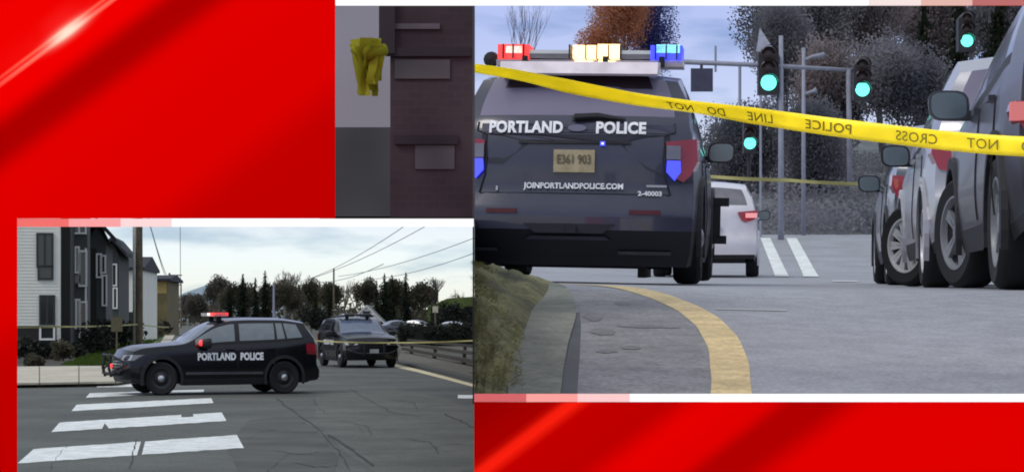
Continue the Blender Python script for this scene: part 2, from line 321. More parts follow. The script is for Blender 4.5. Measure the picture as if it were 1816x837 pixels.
# ------------------------------------------------------------------ plants
def leaves(mb, c, rad, n, size, rnd, flat=1.0):
    for _ in range(n):
        while True:
            p = Vector((rnd.uniform(-1, 1), rnd.uniform(-1, 1), rnd.uniform(-1, 1)))
            if .25 < p.length < 1: break
        p = Vector(c) + Vector((p.x * rad[0], p.y * rad[1], p.z * rad[2]))
        a = Vector((rnd.gauss(0, 1), rnd.gauss(0, 1), rnd.gauss(0, flat))).normalized(); b = a.orthogonal().normalized()
        b.rotate(Matrix.Rotation(rnd.uniform(0, 6.28), 3, a)); s = size * rnd.uniform(.6, 1.4)
        mb.add([p - a * s, p + b * s * .6, p + a * s, p - b * s * .6], [(0, 1, 2, 3)])
def bush(name, c, rx, rz, m, rnd, label, n=260, size=None, group=None, cat='shrub'):
    o = empty(name, (c[0], c[1], c[2]), label=label, cat=cat, group=group); mb = MB(); sz = size or rx * .09
    for k in range(7): leaves(mb, (rnd.uniform(-.55, .55) * rx, rnd.uniform(-.5, .5) * rx, rz * rnd.uniform(.3, .72)), (rx * .48, rx * .45, rz * .33), n // 7, sz, rnd)
    mb.build('foliage', m, o)
    st = MB()
    for k in range(4): st.tube([(0, 0, -.05), (rnd.uniform(-.4, .4) * rx, rnd.uniform(-.4, .4) * rx, rz * .6)], [.03, .01], 4)
    st.build('stem', WOOD, o); return o
def conifer(c, h, r, m, rnd, label, group=None, full=.5):
    o = empty('conifer_tree', c, label=label, cat='tree', group=group)
    MB().tube([(0, 0, -.2), (0, 0, h * .5), (0, 0, h * .97)], [h * .018 + .05, h * .012, .01], 6).build('trunk', WOOD, o)
    mb = MB(); nt_ = 26
    for i in range(nt_):
        t = i / nt_; z = h * (.06 + .92 * t); rr = r * (1 - t) ** full * rnd.uniform(.75, 1.15) + .05 * r; nb = int(7 + 12 * (1 - t))
        for k in range(nb):
            a = rnd.uniform(0, 6.28); L_ = rr * rnd.uniform(.55, 1.05); d = Vector((math.cos(a), math.sin(a), 0)); s = Vector((-d.y, d.x, 0))
            p0 = Vector((0, 0, z)) + d * L_ * .1; p1 = Vector((0, 0, z - h * .035 * rnd.uniform(.2, 1.4))) + d * L_
            for q in range(4):
                u = (q + rnd.random()) / 4; b_ = p0.lerp(p1, u); wd = L_ * .24 * (1.15 - u); j = Vector((rnd.uniform(-1, 1), rnd.uniform(-1, 1), rnd.uniform(-1, .6))) * L_ * .16
                mb.add([b_ - s * wd, b_ + d * L_ * .28 + j, b_ + s * wd, b_ + Vector((0, 0, h * .03)) + j * .5], [(0, 1, 2), (0, 2, 3)])
    mb.build('crown', m, o); return o
def bare_tree(c, h, r, m, rnd, label, group=None, depth=5, leafm=None, nleaf=0, lsize=.2, name='bare_tree', trunk=.32, lean=0, tw=1.0, spread=1.0):
    o = empty(name, c, label=label, cat='tree', group=group); tr = MB(); cr_ = MB(); tips = []
    def grow(p, d, L_, rad, dep):
        q = p + d * L_ * .5 + Vector((rnd.gauss(0, .06), rnd.gauss(0, .06), 0)) * L_; e = q + (d + Vector((rnd.gauss(0, .15), rnd.gauss(0, .15), rnd.gauss(0, .08)))).normalized() * L_ * .5
        (tr if dep >= depth - 1 else cr_).tube([p, q, e], [rad, rad * .85, rad * .68], 5 if dep > 2 else 3, False)
        tips.append(e)
        if dep == 0: return
        for k in range(rnd.choice((2, 3, 3))):
            a = rnd.uniform(0, 6.28); spread = rnd.uniform(.35, .8)
            nd = (d + Vector((math.cos(a), math.sin(a), 0)) * spread * r / h * 1.9 + Vector((0, 0, rnd.uniform(.0, .25)))).normalized()
            grow(e if k else q.lerp(e, rnd.uniform(.3, 1)), nd, L_ * rnd.uniform(.62, .84), rad * rnd.uniform(.5, .68), dep - 1)
    grow(Vector((0, 0, -.2)), Vector((lean, 0, 1)).normalized(), h * trunk, h * .022 * tw, depth)
    top = max(t.z for t in tips); k = h / top
    if leafm:
        lm = MB()
        for _ in range(nleaf):
            t = rnd.choice(tips)
            if t.z < h * .25: continue
            leaves(lm, t, (spread, spread, spread), 3, lsize, rnd)
        for v in lm.v: v.z *= k
    for b_ in (tr, cr_):
        for v in b_.v: v.z *= k
    tr.build('trunk', m, o); cb = cr_.build('crown', m, o)
    if leafm: lm.build('foliage', leafm, cb)
    return o
TWIG = mat('grey_brown_twigs', (.085, .08, .068), .95, var=.3, scale=.5); TWIG_L = mat('pale_grey_twigs', (.15, .14, .12), .95, var=.25, scale=.5)
FIR = mat('dark_fir_needles', (.026, .034, .022), .95, var=.4, scale=.6); FIR2 = mat('olive_fir_needles', (.035, .042, .020), .95, var=.4, scale=.6)
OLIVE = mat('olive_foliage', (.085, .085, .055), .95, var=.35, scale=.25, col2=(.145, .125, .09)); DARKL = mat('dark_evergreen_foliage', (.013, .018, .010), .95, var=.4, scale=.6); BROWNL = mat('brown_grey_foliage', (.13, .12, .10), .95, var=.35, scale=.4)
for m_ in (FIR, FIR2, OLIVE, BROWNL, GRASS): leafy(m_)
rnd = random.Random(3)
def base(x, Y): return (((x - 908) * Y / F), Y, 0)
def hgt(ytop, Y): return HC - (ytop - HOR) * Y / F
fir_spots = [(407, 504, 380, 15, FIR), (431, 487, 370, 24, FIR), (470, 481, 380, 20, FIR), (453, 494, 360, 18, FIR), (682, 486, 370, 22, FIR), (695, 489, 380, 20, FIR2), (720, 484, 360, 20, FIR), (668, 499, 350, 14, FIR), (560, 512, 350, 16, FIR2), (585, 512, 340, 14, FIR)]
fl = ['short dark fir nearest the pale leafless trees at the end of the street', 'tall pointed fir above the flashing red roof light', 'slim spired fir between two others left of the street pole', 'fir with ragged top in the middle of the four fir cluster', 'fir with double looking top behind the second patrol car', 'olive tinted fir beside the pointed fir behind the white gable', 'tall dark fir standing alone beside the spreading leafless tree', 'small narrow fir at the near edge of the clump behind the white gable', 'low olive fir in the gap behind the black patrol car roof', 'small dark fir just beside the tall thin pole']
for (x, yt, Y, wpx, m), lb in zip(fir_spots, fl): Y -= 62; conifer(base(x, Y), hgt(yt - 5, Y), wpx * Y / F * 1.0, m, rnd, lb, 'firs of the treeline', .62)
bt = [(378, 496, 400, 38, TWIG, BROWNL, 'rounded grey leafless tree at the start of the treeline'), (502, 474, 390, 30, TWIG_L, None, 'tall pale leafless tree rising above the treeline'), (520, 480, 400, 28, TWIG_L, None, 'pale leafless tree leaning against its taller twin'), (545, 499, 380, 38, TWIG, OLIVE, 'bushy olive tree in the dip of the treeline'), (610, 495, 390, 34, TWIG_L, None, 'grey leafless tree just past the tall thin pole'),
      (632, 492, 380, 36, TWIG_L, None, 'wide pale leafless tree above the white gabled house'), (655, 503, 360, 34, TWIG, OLIVE, 'low brownish tree in front of the wide pale one'), (765, 487, 330, 46, TWIG, None, 'large spreading leafless tree with curling branches near the hedge'), (800, 512, 330, 34, TWIG, None, 'thin leafless tree with drooping tips above the green slope'), (700, 506, 320, 46, TWIG, OLIVE, 'broad olive tree filling the middle of the treeline'), (740, 506, 330, 42, TWIG, OLIVE, 'dense olive tree at the foot of the spreading leafless tree'),
      (345, 532, 360, 22, TWIG_L, BROWNL, 'small pale tree beside the footpath'), (330, 528, 420, 22, TWIG, BROWNL, 'hazy grey tree at the far end of the footpath'), (480, 512, 340, 44, TWIG, OLIVE, 'low bushy olive tree behind the patrol car roof'), (420, 512, 345, 42, TWIG, OLIVE, 'bushy brown tree below the firs'), (515, 508, 350, 42, TWIG, OLIVE, 'olive tree under the tall pale leafless trees'), (595, 512, 340, 44, TWIG, OLIVE, 'rounded olive tree behind the thin pole')]
for x, yt, Y, wpx, m, lm, lb in bt:
    bare_tree(base(x, Y), hgt(yt, Y), wpx * Y / F, m, rnd, lb, 'leafless and olive trees of the treeline', 5 if lm else 6, lm, 2200, .15, 'bare_tree' if not lm else 'bushy_tree', .26, tw=.9 if lm else 1.5)
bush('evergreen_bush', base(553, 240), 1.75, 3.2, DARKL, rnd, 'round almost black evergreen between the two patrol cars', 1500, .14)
scrub = MB()
for k in range(170): leaves(scrub, (((rnd.uniform(300, 880) - 908) * 430 / F), rnd.uniform(420, 440), rnd.uniform(.6, 3.6)), (2.2, 2, 2.2), 34, .42, rnd)
tag(scrub.build('undergrowth', OLIVE), 'dense olive undergrowth at the foot of the far treeline', 'undergrowth', kind='stuff')
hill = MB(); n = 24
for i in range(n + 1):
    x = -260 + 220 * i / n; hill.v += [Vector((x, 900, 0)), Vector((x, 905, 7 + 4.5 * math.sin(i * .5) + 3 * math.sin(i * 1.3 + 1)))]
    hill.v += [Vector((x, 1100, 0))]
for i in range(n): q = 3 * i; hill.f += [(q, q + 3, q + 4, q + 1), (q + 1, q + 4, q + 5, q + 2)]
tag(hill.build('hills', mat('haze_blue_hills', (.26, .33, .38), 1, var=.1, scale=.02), smooth=True), kind='structure')  # distance haze put into the blue-grey hill colour

# ------------------------------------------------------------------ houses along the lower street
SIDING_W = mat('white_siding', (.74, .74, .66), .7, var=.05, scale=1); SIDING_D = mat('charcoal_siding', (.055, .06, .058), .8, var=.12, scale=1); SIDING_DD = mat('black_and_shaded_siding', (.016, .017, .016), .8, var=.1)
WINF = mat('white_window_frame', (.75, .75, .72), .6, var=.05); WINFD = mat('dark_window_frame', (.03, .03, .028), .6, var=.1); PANE = mat('window_glass', (.025, .03, .03), .08, spec=.7, var=.2, scale=.5); ROOFD = mat('dark_roof_shingle', (.022, .024, .032), .85, var=.25, scale=2)
OCHRE = mat('ochre_siding', (.42, .30, .10), .8, var=.12, scale=1); OCHRE_D = mat('olive_brown_siding', (.135, .108, .045), .85, var=.2, scale=1)
def house(name, x0, x1, ytop, Y, depth, m, label, wins=(), roof=None, yaw=0, bands=(), cat='house'):
    o = empty(name, base(x0, Y), (0, 0, yaw), label=label, cat=cat); s = F / Y; W_ = (x1 - x0) / s / math.cos(yaw); H_ = hgt(ytop, Y)
    wl = box('wall', (0, 0, -.1), (W_, depth, H_), m, o)
    for bx0, bx1, by0, by1, bm in bands:
        box('wall_panel', ((bx0 - x0) / s, -.03, HC - (by1 - HOR) / s), ((bx1 - x0) / s, 0.0, HC - (by0 - HOR) / s), bm, o)
    for wx0, wy0, wx1, wy1, fm, split in wins:
        a = ((wx0 - x0) / s, HC - (wy1 - HOR) / s); b = ((wx1 - x0) / s, HC - (wy0 - HOR) / s); t = .09
        wi = box('window', (a[0], -.05, a[1]), (b[0], -.032, b[1]), PANE, o); fr = MB()
        fr.box((a[0] - t, -.11, a[1] - t), (b[0] + t, -.033, a[1])); fr.box((a[0] - t, -.11, b[1]), (b[0] + t, -.033, b[1] + t)); fr.box((a[0] - t, -.11, a[1]), (a[0], -.033, b[1])); fr.box((b[0], -.11, a[1]), (b[0] + t, -.033, b[1]))
        if split & 1: mx = (a[0] + b[0]) / 2; fr.box((mx - .05, -.10, a[1]), (mx + .05, -.051, b[1]))
        if split & 2: mz = a[1] + (b[1] - a[1]) * .33; fr.box((a[0], -.095, mz - .05), (b[0], -.052, mz + .05))
        fr.build('frame', fm, wi)
    if roof:
        kind, rise, ov = roof
        if kind == 'gable':      # ridge runs away from the viewer
            MB().prism([(-ov, H_ - .1), (W_ / 2, H_ + rise), (W_ + ov, H_ - .1), (W_ + ov, H_ + .15), (W_ / 2, H_ + rise + .28), (-ov, H_ + .15)], 'y', -ov, depth + ov).build('roof', ROOFD, o)
            MB().prism([(.01, H_ + .001), (W_ - .01, H_ + .001), (W_ / 2, H_ + rise - .05)], 'y', 0.01, depth).build('gable', m, o)
        else:
            MB().prism([(-ov, H_), (depth + ov, H_), (depth + ov, H_ + .2), (depth / 2, H_ + rise), (-ov, H_ + .2)], 'x', -ov * .6, W_ + ov * .6).build('roof', ROOFD, o)
    return o
house('apartment_block', -120, 97, 300, 100, 12, SIDING_W, 'white sided apartment block with dark framed windows at the street corner', [(64, 415, 87, 470, WINFD, 1), (66, 473, 87, 492, WINFD, 0), (69, 526, 90, 575, WINFD, 1), (69, 580, 90, 600, WINF, 0)], None, R(14), [(-120, 96, 578, 634, SIDING_DD)])
for k in range(46):
    z_ = .95 + k * .145
    MB().prism([(-.006, z_), (-.03, z_), (-.012, z_ + .15), (-.006, z_ + .15)], 'x', 0.0, 5.55).build('siding_board', SIDING_W, bpy.data.objects['apartment_block'])
house('apartment_block', 98, 124, 300, 104, 14, SIDING_DD, 'narrow side wall painted dark for shade next to the white apartment block', [], None, R(8))  # darker siding colour carries the shade on this side face
house('apartment_block', 122, 154, 300, 108, 16, SIDING_D, 'charcoal apartment block with white framed windows in three storeys', [(128, 440, 138, 482, WINF, 1), (142, 447, 151, 505, WINF, 0), (129, 488, 139, 502, WINFD, 0), (131, 533, 139, 580, WINF, 1), (143, 537, 151, 598, WINF, 0), (130, 392, 150, 412, WINF, 1)], None, R(10), [(150, 153.5, 440, 610, WINF)])
house('row_house', 156, 187, 428, 122, 10, SIDING_D, 'charcoal row house with deep black eaves and white window strips', [(173, 452, 178, 490, WINF, 0), (180, 455, 185, 482, WINF, 0), (183, 490, 187, 540, WINF, 0)], ('gable', 1.0, .55), R(8), [(156, 171, 440, 620, SIDING_DD)])
house('row_house', 188, 210, 452, 140, 10, SIDING_D, 'second dark row house stepping back along the street', [(200, 470, 205, 505, WINF, 0), (202, 512, 206, 545, WINF, 0)], ('gable', .9, .5), R(6), [(188, 197, 460, 600, SIDING_DD)])
house('row_house', 209, 252, 479, 160, 12, SIDING_W, 'white house with dark roof behind the big wooden pole', [], ('side', 1.1, .3), R(4), [(209, 250, 553, 606, SIDING_DD)])
house('row_house', 252, 296, 498, 205, 14, OCHRE_D, 'two tone yellow house with dark flat eaves beyond the wooden pole', [(268, 560, 274, 575, WINFD, 0)], ('side', .65, .6), R(4), [(252.5, 295, 499, 520, OCHRE)])
hs = house('gable_house', 632, 668, 570, 260, 5, mat('white_gable_wall', (.62, .62, .60), .7), 'small white gabled house peeking over the second patrol car', [(645, 553, 655, 561, WINFD, 0)], None)
MB().prism([(-.6, hgt(570, 260)), (1.17, hgt(544, 260)), (2.95, hgt(570, 260))], 'y', -.02, 5).build('gable', mat('white_gable_wall', (.62, .62, .60), .7), hs)
MB().prism([(-.8, hgt(572, 260)), (1.17, hgt(543.6, 260)), (3.3, hgt(575, 260)), (3.3, hgt(573, 260)), (1.17, hgt(540.5, 260)), (-.8, hgt(570, 260))], 'y', -.10, 5.3).build('roof', mat('grey_gable_roof', (.14, .14, .13), .85), hs)
MB().prism([(-.8, hgt(572.4, 260)), (1.17, hgt(544.2, 260)), (3.3, hgt(575.4, 260)), (3.3, hgt(572.6, 260)), (1.17, hgt(540.2, 260)), (-.8, hgt(569.6, 260))], 'y', -.16, -.101).build('bargeboard', mat('pale_bargeboard', (.62, .62, .58), .7), hs)
# shrubs of the planting bed
for k, (x, Y, rx, rz, m, lb) in enumerate([(48, 88, .75, 1.1, DARKL, 'dark round shrub before the white apartment block'), (85, 93, .6, .8, DARKL, 'low dark shrub below the ground floor window'), (112, 90, .55, .9, OLIVE, 'olive shrub at the side wall painted dark for shade'), (140, 96, .6, .8, DARKL, 'dark shrub under the charcoal block windows'), (165, 104, .9, 1.6, DARKL, 'tall dark shrub before the first row house'), (182, 112, .9, 1.7, DARKL, 'wide dark hedge like shrub between row houses'), (205, 122, 1.1, 1.8, DARKL, 'dark shrub against the second row house'), (228, 135, 1.1, 1.7, DARKL, 'dark shrub in front of the white house'), (62, 78, .4, .5, OLIVE, 'small olive plant at the sidewalk edge'), (268, 180, 1.2, 1.7, OLIVE, 'olive shrub under the yellow house'), (287, 190, 1.1, 1.5, DARKL, 'dark shrub at the corner of the yellow house')]):
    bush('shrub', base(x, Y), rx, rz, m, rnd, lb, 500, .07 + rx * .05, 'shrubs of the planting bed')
ROCK = mat('pale_rock', (.33, .32, .28), .9, var=.2)
for x, y, r, lb in ((67, 640, .13, 'small white rock in the dark planting bed'), (125, 626, .2, 'flat pale rock beside the charcoal block'), (205, 592, .35, 'pale boulder on the lawn edge'), (47, 630, .16, 'pale rock near the dark round shrub')):
    g = G(x, y); mb = MB(); mb.lathe([(.01, -.2), (1, -.1), (1.1, .25), (.7, .6), (.01, .7)], 9, (0, 0, 0), 'z')
    for v in mb.v: v *= r * random.uniform(.85, 1.15)
    o = mb.build('rock', ROCK, None, True); o.location = g; tag(o, lb, 'rock')
gb = MB()
for k in range(5200):
    while True:
        x = rnd.uniform(110, 300); y = rnd.uniform(578, 648)
        if y > 650 - (x - 105) * .40 and y > 622 - (x - 162) * .42 and y < 649 - max(0, x - 205) * .62: break
    p = G(x, y, .03); a = rnd.uniform(0, 6.28); d = Vector((math.cos(a), math.sin(a), 0)) * .05
    gb.add([p - d, p + d, p + Vector((rnd.uniform(-.06, .06), rnd.uniform(-.06, .06), rnd.uniform(.06, .16)))], [(0, 1, 2)])
tag(gb.build('grass', GRASS), 'short green grass on the lawn beside the footpath', 'grass', kind='stuff')

# ------------------------------------------------------------------ poles, wires and rails of the lower street
def pole(name, x, ytop, Y, r, m, label, arms=(), cat='utility pole', x2=None):
    o = empty(name, base(x, Y), label=label, cat=cat, group='street poles'); h = hgt(ytop, Y)
    MB().tube([(0, 0, -.1), (0, 0, h * .5), (((x2 or x) - x) * Y / F, 0, h)], [r, r * .92, r * .8], 12).build('shaft', m, o, True, 50)
    for z, l0, l1 in arms: box('crossarm', (l0 * Y / F, -.08, HC - (z - HOR) * Y / F - .08), (l1 * Y / F, .08, HC - (z - HOR) * Y / F + .08), m, o)
    return o
pp = pole('utility_pole', 247, 330, 120, .2, WOOD, 'thick weathered wooden utility pole rising out of view on the lawn')
MB().tube([(-.25, -.1, -.1), (-.25, -.1, 7.5)], .085, 8).build('conduit', mat('pale_conduit', (.42, .42, .38), .6), pp, True)
pole('utility_pole', 300.5, 484, 300, .17, WOOD, 'pale pole with level top arm beyond the yellow house', [(488, 0, 22)])
pole('utility_pole', 321, 502, 340, .13, WOOD, 'thin pole with short arm at the end of the footpath', [(505, -16, 1)])
pole('street_pole', 485.5, 500, 260, .14, GALV, 'plain grey pole behind the black patrol car', cat='pole')
pole('street_pole', 592, 476, 300, .14, WOOD, 'tall thin dark pole behind the second patrol car', cat='pole')
o = pole('sign_post', 772, 552, 180, .07, WOOD, 'short wooden post with pale head near the green slope', cat='post'); box('sign_plate', (-.22, -.05, hgt(552, 180) - .1), (.22, .05, hgt(543, 180)), mat('pale_sign', (.5, .47, .35), .7), o)
yd = empty('yard_sign', G(207, 640), label='small brown yard sign on a thin post by the lawn', cat='sign'); Yd = yd.location.y
box('post', (-.03, -.03, 0), (.03, .03, (640 - 585) * Yd / F), WOOD, yd); box('board', (-.22, -.05, (640 - 588) * Yd / F), (.24, -.03, (640 - 562) * Yd / F), mat('brown_sign_board', (.10, .085, .045), .7), yd)
WIRE = mat('power_line_rubber', (.30, .33, .36), .8)
def wire(a, b, sag, r, label, group='overhead wires'):
    a, b = Vector(a), Vector(b); pts = [a.lerp(b, t / 14) - Vector((0, 0, sag * 4 * (t / 14) * (1 - t / 14))) for t in range(15)]
    tag(MB().tube(pts, r, 5).build('power_line', WIRE), label, 'wire', group)
wire(P(247, 330, 120), P(301, 500, 300), .6, .035, 'power line dropping from the thick wooden pole')
wire(P(250, 335, 120), P(292, 487, 300), .3, .035, 'second power line dropping from the thick wooden pole')
wire(P(319, 300, 330), P(320, 503, 340), 0, .05, 'vertical cable above the thin pole with the short arm')
for k, (x0, y0, x1, y1, l) in enumerate([(530, 500, 755, 401, 'topmost of the wires sloping across the bright sky'), (540, 497, 720, 399, 'steep wire crossing just under the cloud edge'), (600, 490, 846, 420, 'middle wire across the bright sky'), (640, 497, 846, 447, 'lowest long wire reaching the divider'), (560, 500, 680, 468, 'short faint wire above the pale leafless trees')]):
    wire(P(x0, y0, 300), P(x1, y1, 200), .5, .035, l)
# rail line / low wall on the far side of the road
lw = poly_ground('verge', [(705, 636), (850, 669), (850, 634), (715, 616)], .06, mat('gravel_verge', (.11, .10, .075), .95, var=.35, scale=2), None, .14); tag(lw, kind='structure')
ke = poly_ground('kerb', [(703, 640), (850, 674), (850, 669), (706, 636)], .07, mat('dark_kerb', (.06, .058, .05), .9, var=.2), None, .10); tag(ke, kind='structure')
WOODR = mat('dark_timber', (.05, .042, .03), .9, var=.35, scale=3)
def rail(x0, y0, x1, y1, z, th, label):
    a = G(x0, y0) + Vector((0, 0, z)); b = G(x1, y1) + Vector((0, 0, z)); o = empty('timber_rail', a, label=label, cat='rail', group='timber rails beside the road'); d = b - a
    MB().tube([(0, 0, 0), d * .5 + Vector((0, 0, .01)), d], th, 4).build('beam', WOODR, o)
    for t in (.15, .5, .85): MB().box((d.x * t - .08, d.y * t - .08, -z), (d.x * t + .08, d.y * t + .08, 0)).build('block', WOODR, o)
rail(715, 626, 850, 655, .22, .10, 'lowest timber rail along the gravel verge'); rail(715, 619, 850, 641, .30, .10, 'middle timber rail along the gravel verge'); rail(715, 612, 850, 628, .35, .09, 'upper timber rail along the gravel verge')
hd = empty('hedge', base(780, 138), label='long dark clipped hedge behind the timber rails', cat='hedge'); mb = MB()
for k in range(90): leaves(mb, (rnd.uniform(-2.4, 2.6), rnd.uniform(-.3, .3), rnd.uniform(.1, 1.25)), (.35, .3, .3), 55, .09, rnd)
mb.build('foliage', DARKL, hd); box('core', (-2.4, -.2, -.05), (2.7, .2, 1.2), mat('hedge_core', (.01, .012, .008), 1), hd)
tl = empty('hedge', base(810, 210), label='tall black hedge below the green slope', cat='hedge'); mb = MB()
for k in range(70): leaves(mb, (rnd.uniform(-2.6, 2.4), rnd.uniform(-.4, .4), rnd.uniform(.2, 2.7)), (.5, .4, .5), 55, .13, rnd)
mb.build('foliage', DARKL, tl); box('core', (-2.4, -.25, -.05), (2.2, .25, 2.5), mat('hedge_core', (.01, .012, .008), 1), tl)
gs = MB(); gs.prism([(base(768, 250)[0], 0), (base(842, 250)[0], 0), (base(842, 250)[0], hgt(528, 250)), (base(800, 250)[0], hgt(531, 250)), (base(768, 250)[0], hgt(545, 250))], 'y', 235, 262)
tag(gs.build('green_roof', mat('mossy_green_roof', (.075, .105, .022), .95, var=.3, scale=.6)), 'bright mossy green sloping roof at the edge beside the hedge', 'roof', kind='thing')

# ------------------------------------------------------------------ vehicles
def make_car(name, label, cat, p, rich=True):
    L, W, H = p['L'], p['W'], p['H']; hw = W / 2; root = empty(name, label=label, cat=cat)
    ztop = pchip(p['top']); zbelt = pchip(p['belt']); zbot = pchip(p.get('bot', [(0, .30), (.35, .22), (L - .7, .24), (L, .32)]))
    plan = pchip([(0, .93), (.35, .985), (1.0, 1), (L - .9, 1), (L, .955)]); rprof = pchip(p['rear']); fprof = pchip(p.get('front', [(.2, .14), (.4, .03), (.6, 0), (.8, .02), (1.0, .12), (1.2, .22)]))
    shape = pchip([(0, .945), (.12, .975), (.42, 1), (.75, .985), (.92, .972), (1, .95)])
    nl, ng, nt_ = 12, 7, 8; tum = p.get('tumble', .40)
    bounds = sorted(set([0, L] + [x for w_ in p['side'] for x in w_[:2]] + list(p['shield'])))
    us = []
    for a, b in zip(bounds, bounds[1:]):
        k = max(1, math.ceil((b - a) / .07)); us += [a + (b - a) * i / k for i in range(k)]
    us.append(L)
    def dx(x, y, z):
        wf = max(0, 1 - x / (.22 * L)) ** 1.0; wr = max(0, (x - .74 * L) / (.26 * L)); yy = abs(y) / hw
        return x + wf * (fprof(z) + (.22 if W > 1.9 else .30) * yy ** 3.2) - wr * (rprof(z) + .17 * yy ** 4)
    def section(x):
        zb, zl, zt = zbot(x), zbelt(x), ztop(x); zl = min(zl, zt - .05); zr = max(zl + .012, zt - .055); pl = hw * plan(x); out = []
        for i in range(nl): v = i / nl; out.append((pl * shape(v), zb + (zl - zb) * v))
        wb = pl * shape(1); wr = wb - (zr - zl) * tum
        for i in range(ng): v = i / ng; out.append((wb + (wr - wb) * v + .03 * math.sin(v * math.pi) * min(1, (zr - zl) * 2), zl + (zr - zl) * v))
        for i in range(nt_ + 1): q = i / nt_; out.append((wr * (1 - q), zr + (zt - zr) * math.sin(q * math.pi / 2)))
        return out
    S = [section(x) for x in us]; NR = nl + ng + nt_ + 1; verts = []; idx = {}
    for i, x in enumerate(us):
        for j, (y, z) in enumerate(S[i]):
            for sg in (-1, 1):
                if sg == 1 and j == NR - 1: idx[i, j, 1] = idx[i, j, -1]; continue
                idx[i, j, sg] = len(verts); verts.append(Vector((dx(x, y, z), sg * y, z)))
    F_ = []                                                       # (face, tag)
    WX = p['wheels']; WR = p['wr']; AR = WR * 1.2; WZ = WR
    def sidetag(xm, j, z):
        if z < p.get('clad', .40) and j < nl: return 'cladding'
        if nl <= j < nl + ng:
            for a, b, t in p['side']:
                if a <= xm <= b and nl + 1 <= j < nl + ng - 1 and ztop(xm) - zbelt(xm) > .16: return t
            if p['side'][0][0] - .05 < xm < p['side'][-1][1] + .02 and nl <= j < nl + ng - 1: return 'window_trim'
        if j >= nl + ng + 1 and p['shield'][0] < xm < p['shield'][1]: return 'windshield'
        if j == nl + ng and p['shield'][0] < xm < p['shield'][1]: return 'body'
        return 'body'
    for c in WX:                                                   # draw the arch edge exactly on a circle
        for i, x in enumerate(us):
            for j in range(nl):
                for sg in (-1, 1):
                    v = verts[idx[i, j, sg]]; d = Vector((v.x - c, v.z - WZ)); r_ = d.length
                    if AR - .045 < r_ < AR + .035: d *= AR / r_; v.x = c + d.x; v.z = WZ + d.y
    for i in range(len(us) - 1):
        xm = (us[i] + us[i + 1]) / 2
        for j in range(NR - 1):
            for sg in (-1, 1):
                f = [idx[i, j, sg], idx[i + 1, j, sg], idx[i + 1, j + 1, sg], idx[i, j + 1, sg]]; f = list(dict.fromkeys(f))
                if j < nl and any(all((verts[q].x - c) ** 2 + (verts[q].z - WZ) ** 2 <= (AR + .004) ** 2 for q in f) for c in WX): continue
                z = sum(verts[q].z for q in f) / len(f); t = sidetag(xm, j, z)
                if t == 'window_trim': t = ('window_trim', sg, 0)
                if t == 'side_window': t = ('side_window', sg, [k for k, w_ in enumerate(p['side']) if w_[0] <= xm <= w_[1]][0])
                F_.append((f if sg == 1 else f[::-1], t))
    for i, sgx in ((0, -1), (len(us) - 1, 1)):                     # end faces follow the nose and the tailgate
        x = us[i]; sec = S[i]; zr, zt = sec[nl + ng][1], sec[-1][1]; zl = sec[nl][1]; cap = {}
        for j in range(nl + ng + 1):
            y, z = sec[j]
            for k in range(-nt_, nt_ + 1):
                s = k / nt_; v = max(0, (z - zl) / max(1e-4, zr - zl)); zz = z + (zt - zr) * math.sin((1 - abs(s)) * math.pi / 2) * v
                if abs(k) == nt_: cap[j, k] = idx[i, j, 1 if k > 0 else -1]
                elif j == nl + ng: cap[j, k] = idx[i, nl + ng + (nt_ - abs(k)), 1 if k > 0 else -1]
                else: cap[j, k] = len(verts); verts.append(Vector((dx(x, s * y, zz), s * y, zz)))
        for j in range(nl + ng):
            for k in range(-nt_, nt_):
                f = list(dict.fromkeys([cap[j, k], cap[j, k + 1], cap[j + 1, k + 1], cap[j + 1, k]]))
                if len(f) < 3: continue
                z = sum(verts[q].z for q in f) / len(f); t = 'cladding' if z < p.get('clad', .40) else 'body'
                if sgx == 1 and nl + 1 <= j < nl + ng and -nt_ < k < nt_ - 1: t = 'rear_window'
                F_.append((f[::-1] if sgx == -1 else f, t))
    tags = {}
    for f, t in F_: tags.setdefault(t, []).append(f)
    mats = dict(body=p['paint'], cladding=p.get('cladm', PLASTIC), window_trim=PLASTIC, windshield=p.get('glassf', GLASS), rear_window=p.get('glassr', GLASS_R))
    body = None
    for t in sorted(tags, key=lambda q: (0 if q == 'body' else 1, str(q))):
        used = sorted({q for f in tags[t] for q in f}); re_ = {q: n for n, q in enumerate(used)}
        nm = t if isinstance(t, str) else t[0]
        o_ = mesh(nm, [verts[q] for q in used], [tuple(re_[q] for q in f) for f in tags[t]], mats.get(nm, p.get('glass', GLASS)), root if nm in ('body', 'windshield', 'rear_window', 'side_window', 'cladding') else body, True, 38)
        bm = bmesh.new(); bm.from_mesh(o_.data); bmesh.ops.recalc_face_normals(bm, faces=bm.faces); bm.to_mesh(o_.data); bm.free()
        if nm == 'body': body = o_
    ub = MB().box((.35, -hw * .74, .26), (L - .35, hw * .74, .62)); ub.box((WX[0] + .55, -hw * .9, .24), (WX[1] - .55, hw * .9, .45)); ub.build('underbody', PLASTIC, root)
    for c in WX:
        for sg in (-1, 1):
            fl_ = MB(); m_ = 18
            for k in range(m_ + 1):
                a = R(-18) + (math.pi + R(36)) * k / m_; ca, sa = math.cos(a), math.sin(a)
                for rr, yy in ((AR - .015, hw * .985), (AR - .015, hw + .012), (AR + .055, hw + .010), (AR + .06, hw * .97)): fl_.v.append(Vector((c + rr * ca, sg * yy, WZ + rr * sa)))
            for k in range(m_):
                for q in range(3): fl_.f.append((4 * k + q, 4 * k + q + 1, 4 * k + q + 5, 4 * k + q + 4))
            fl_.build('wheel_arch', p.get('archm', PLASTIC), body)
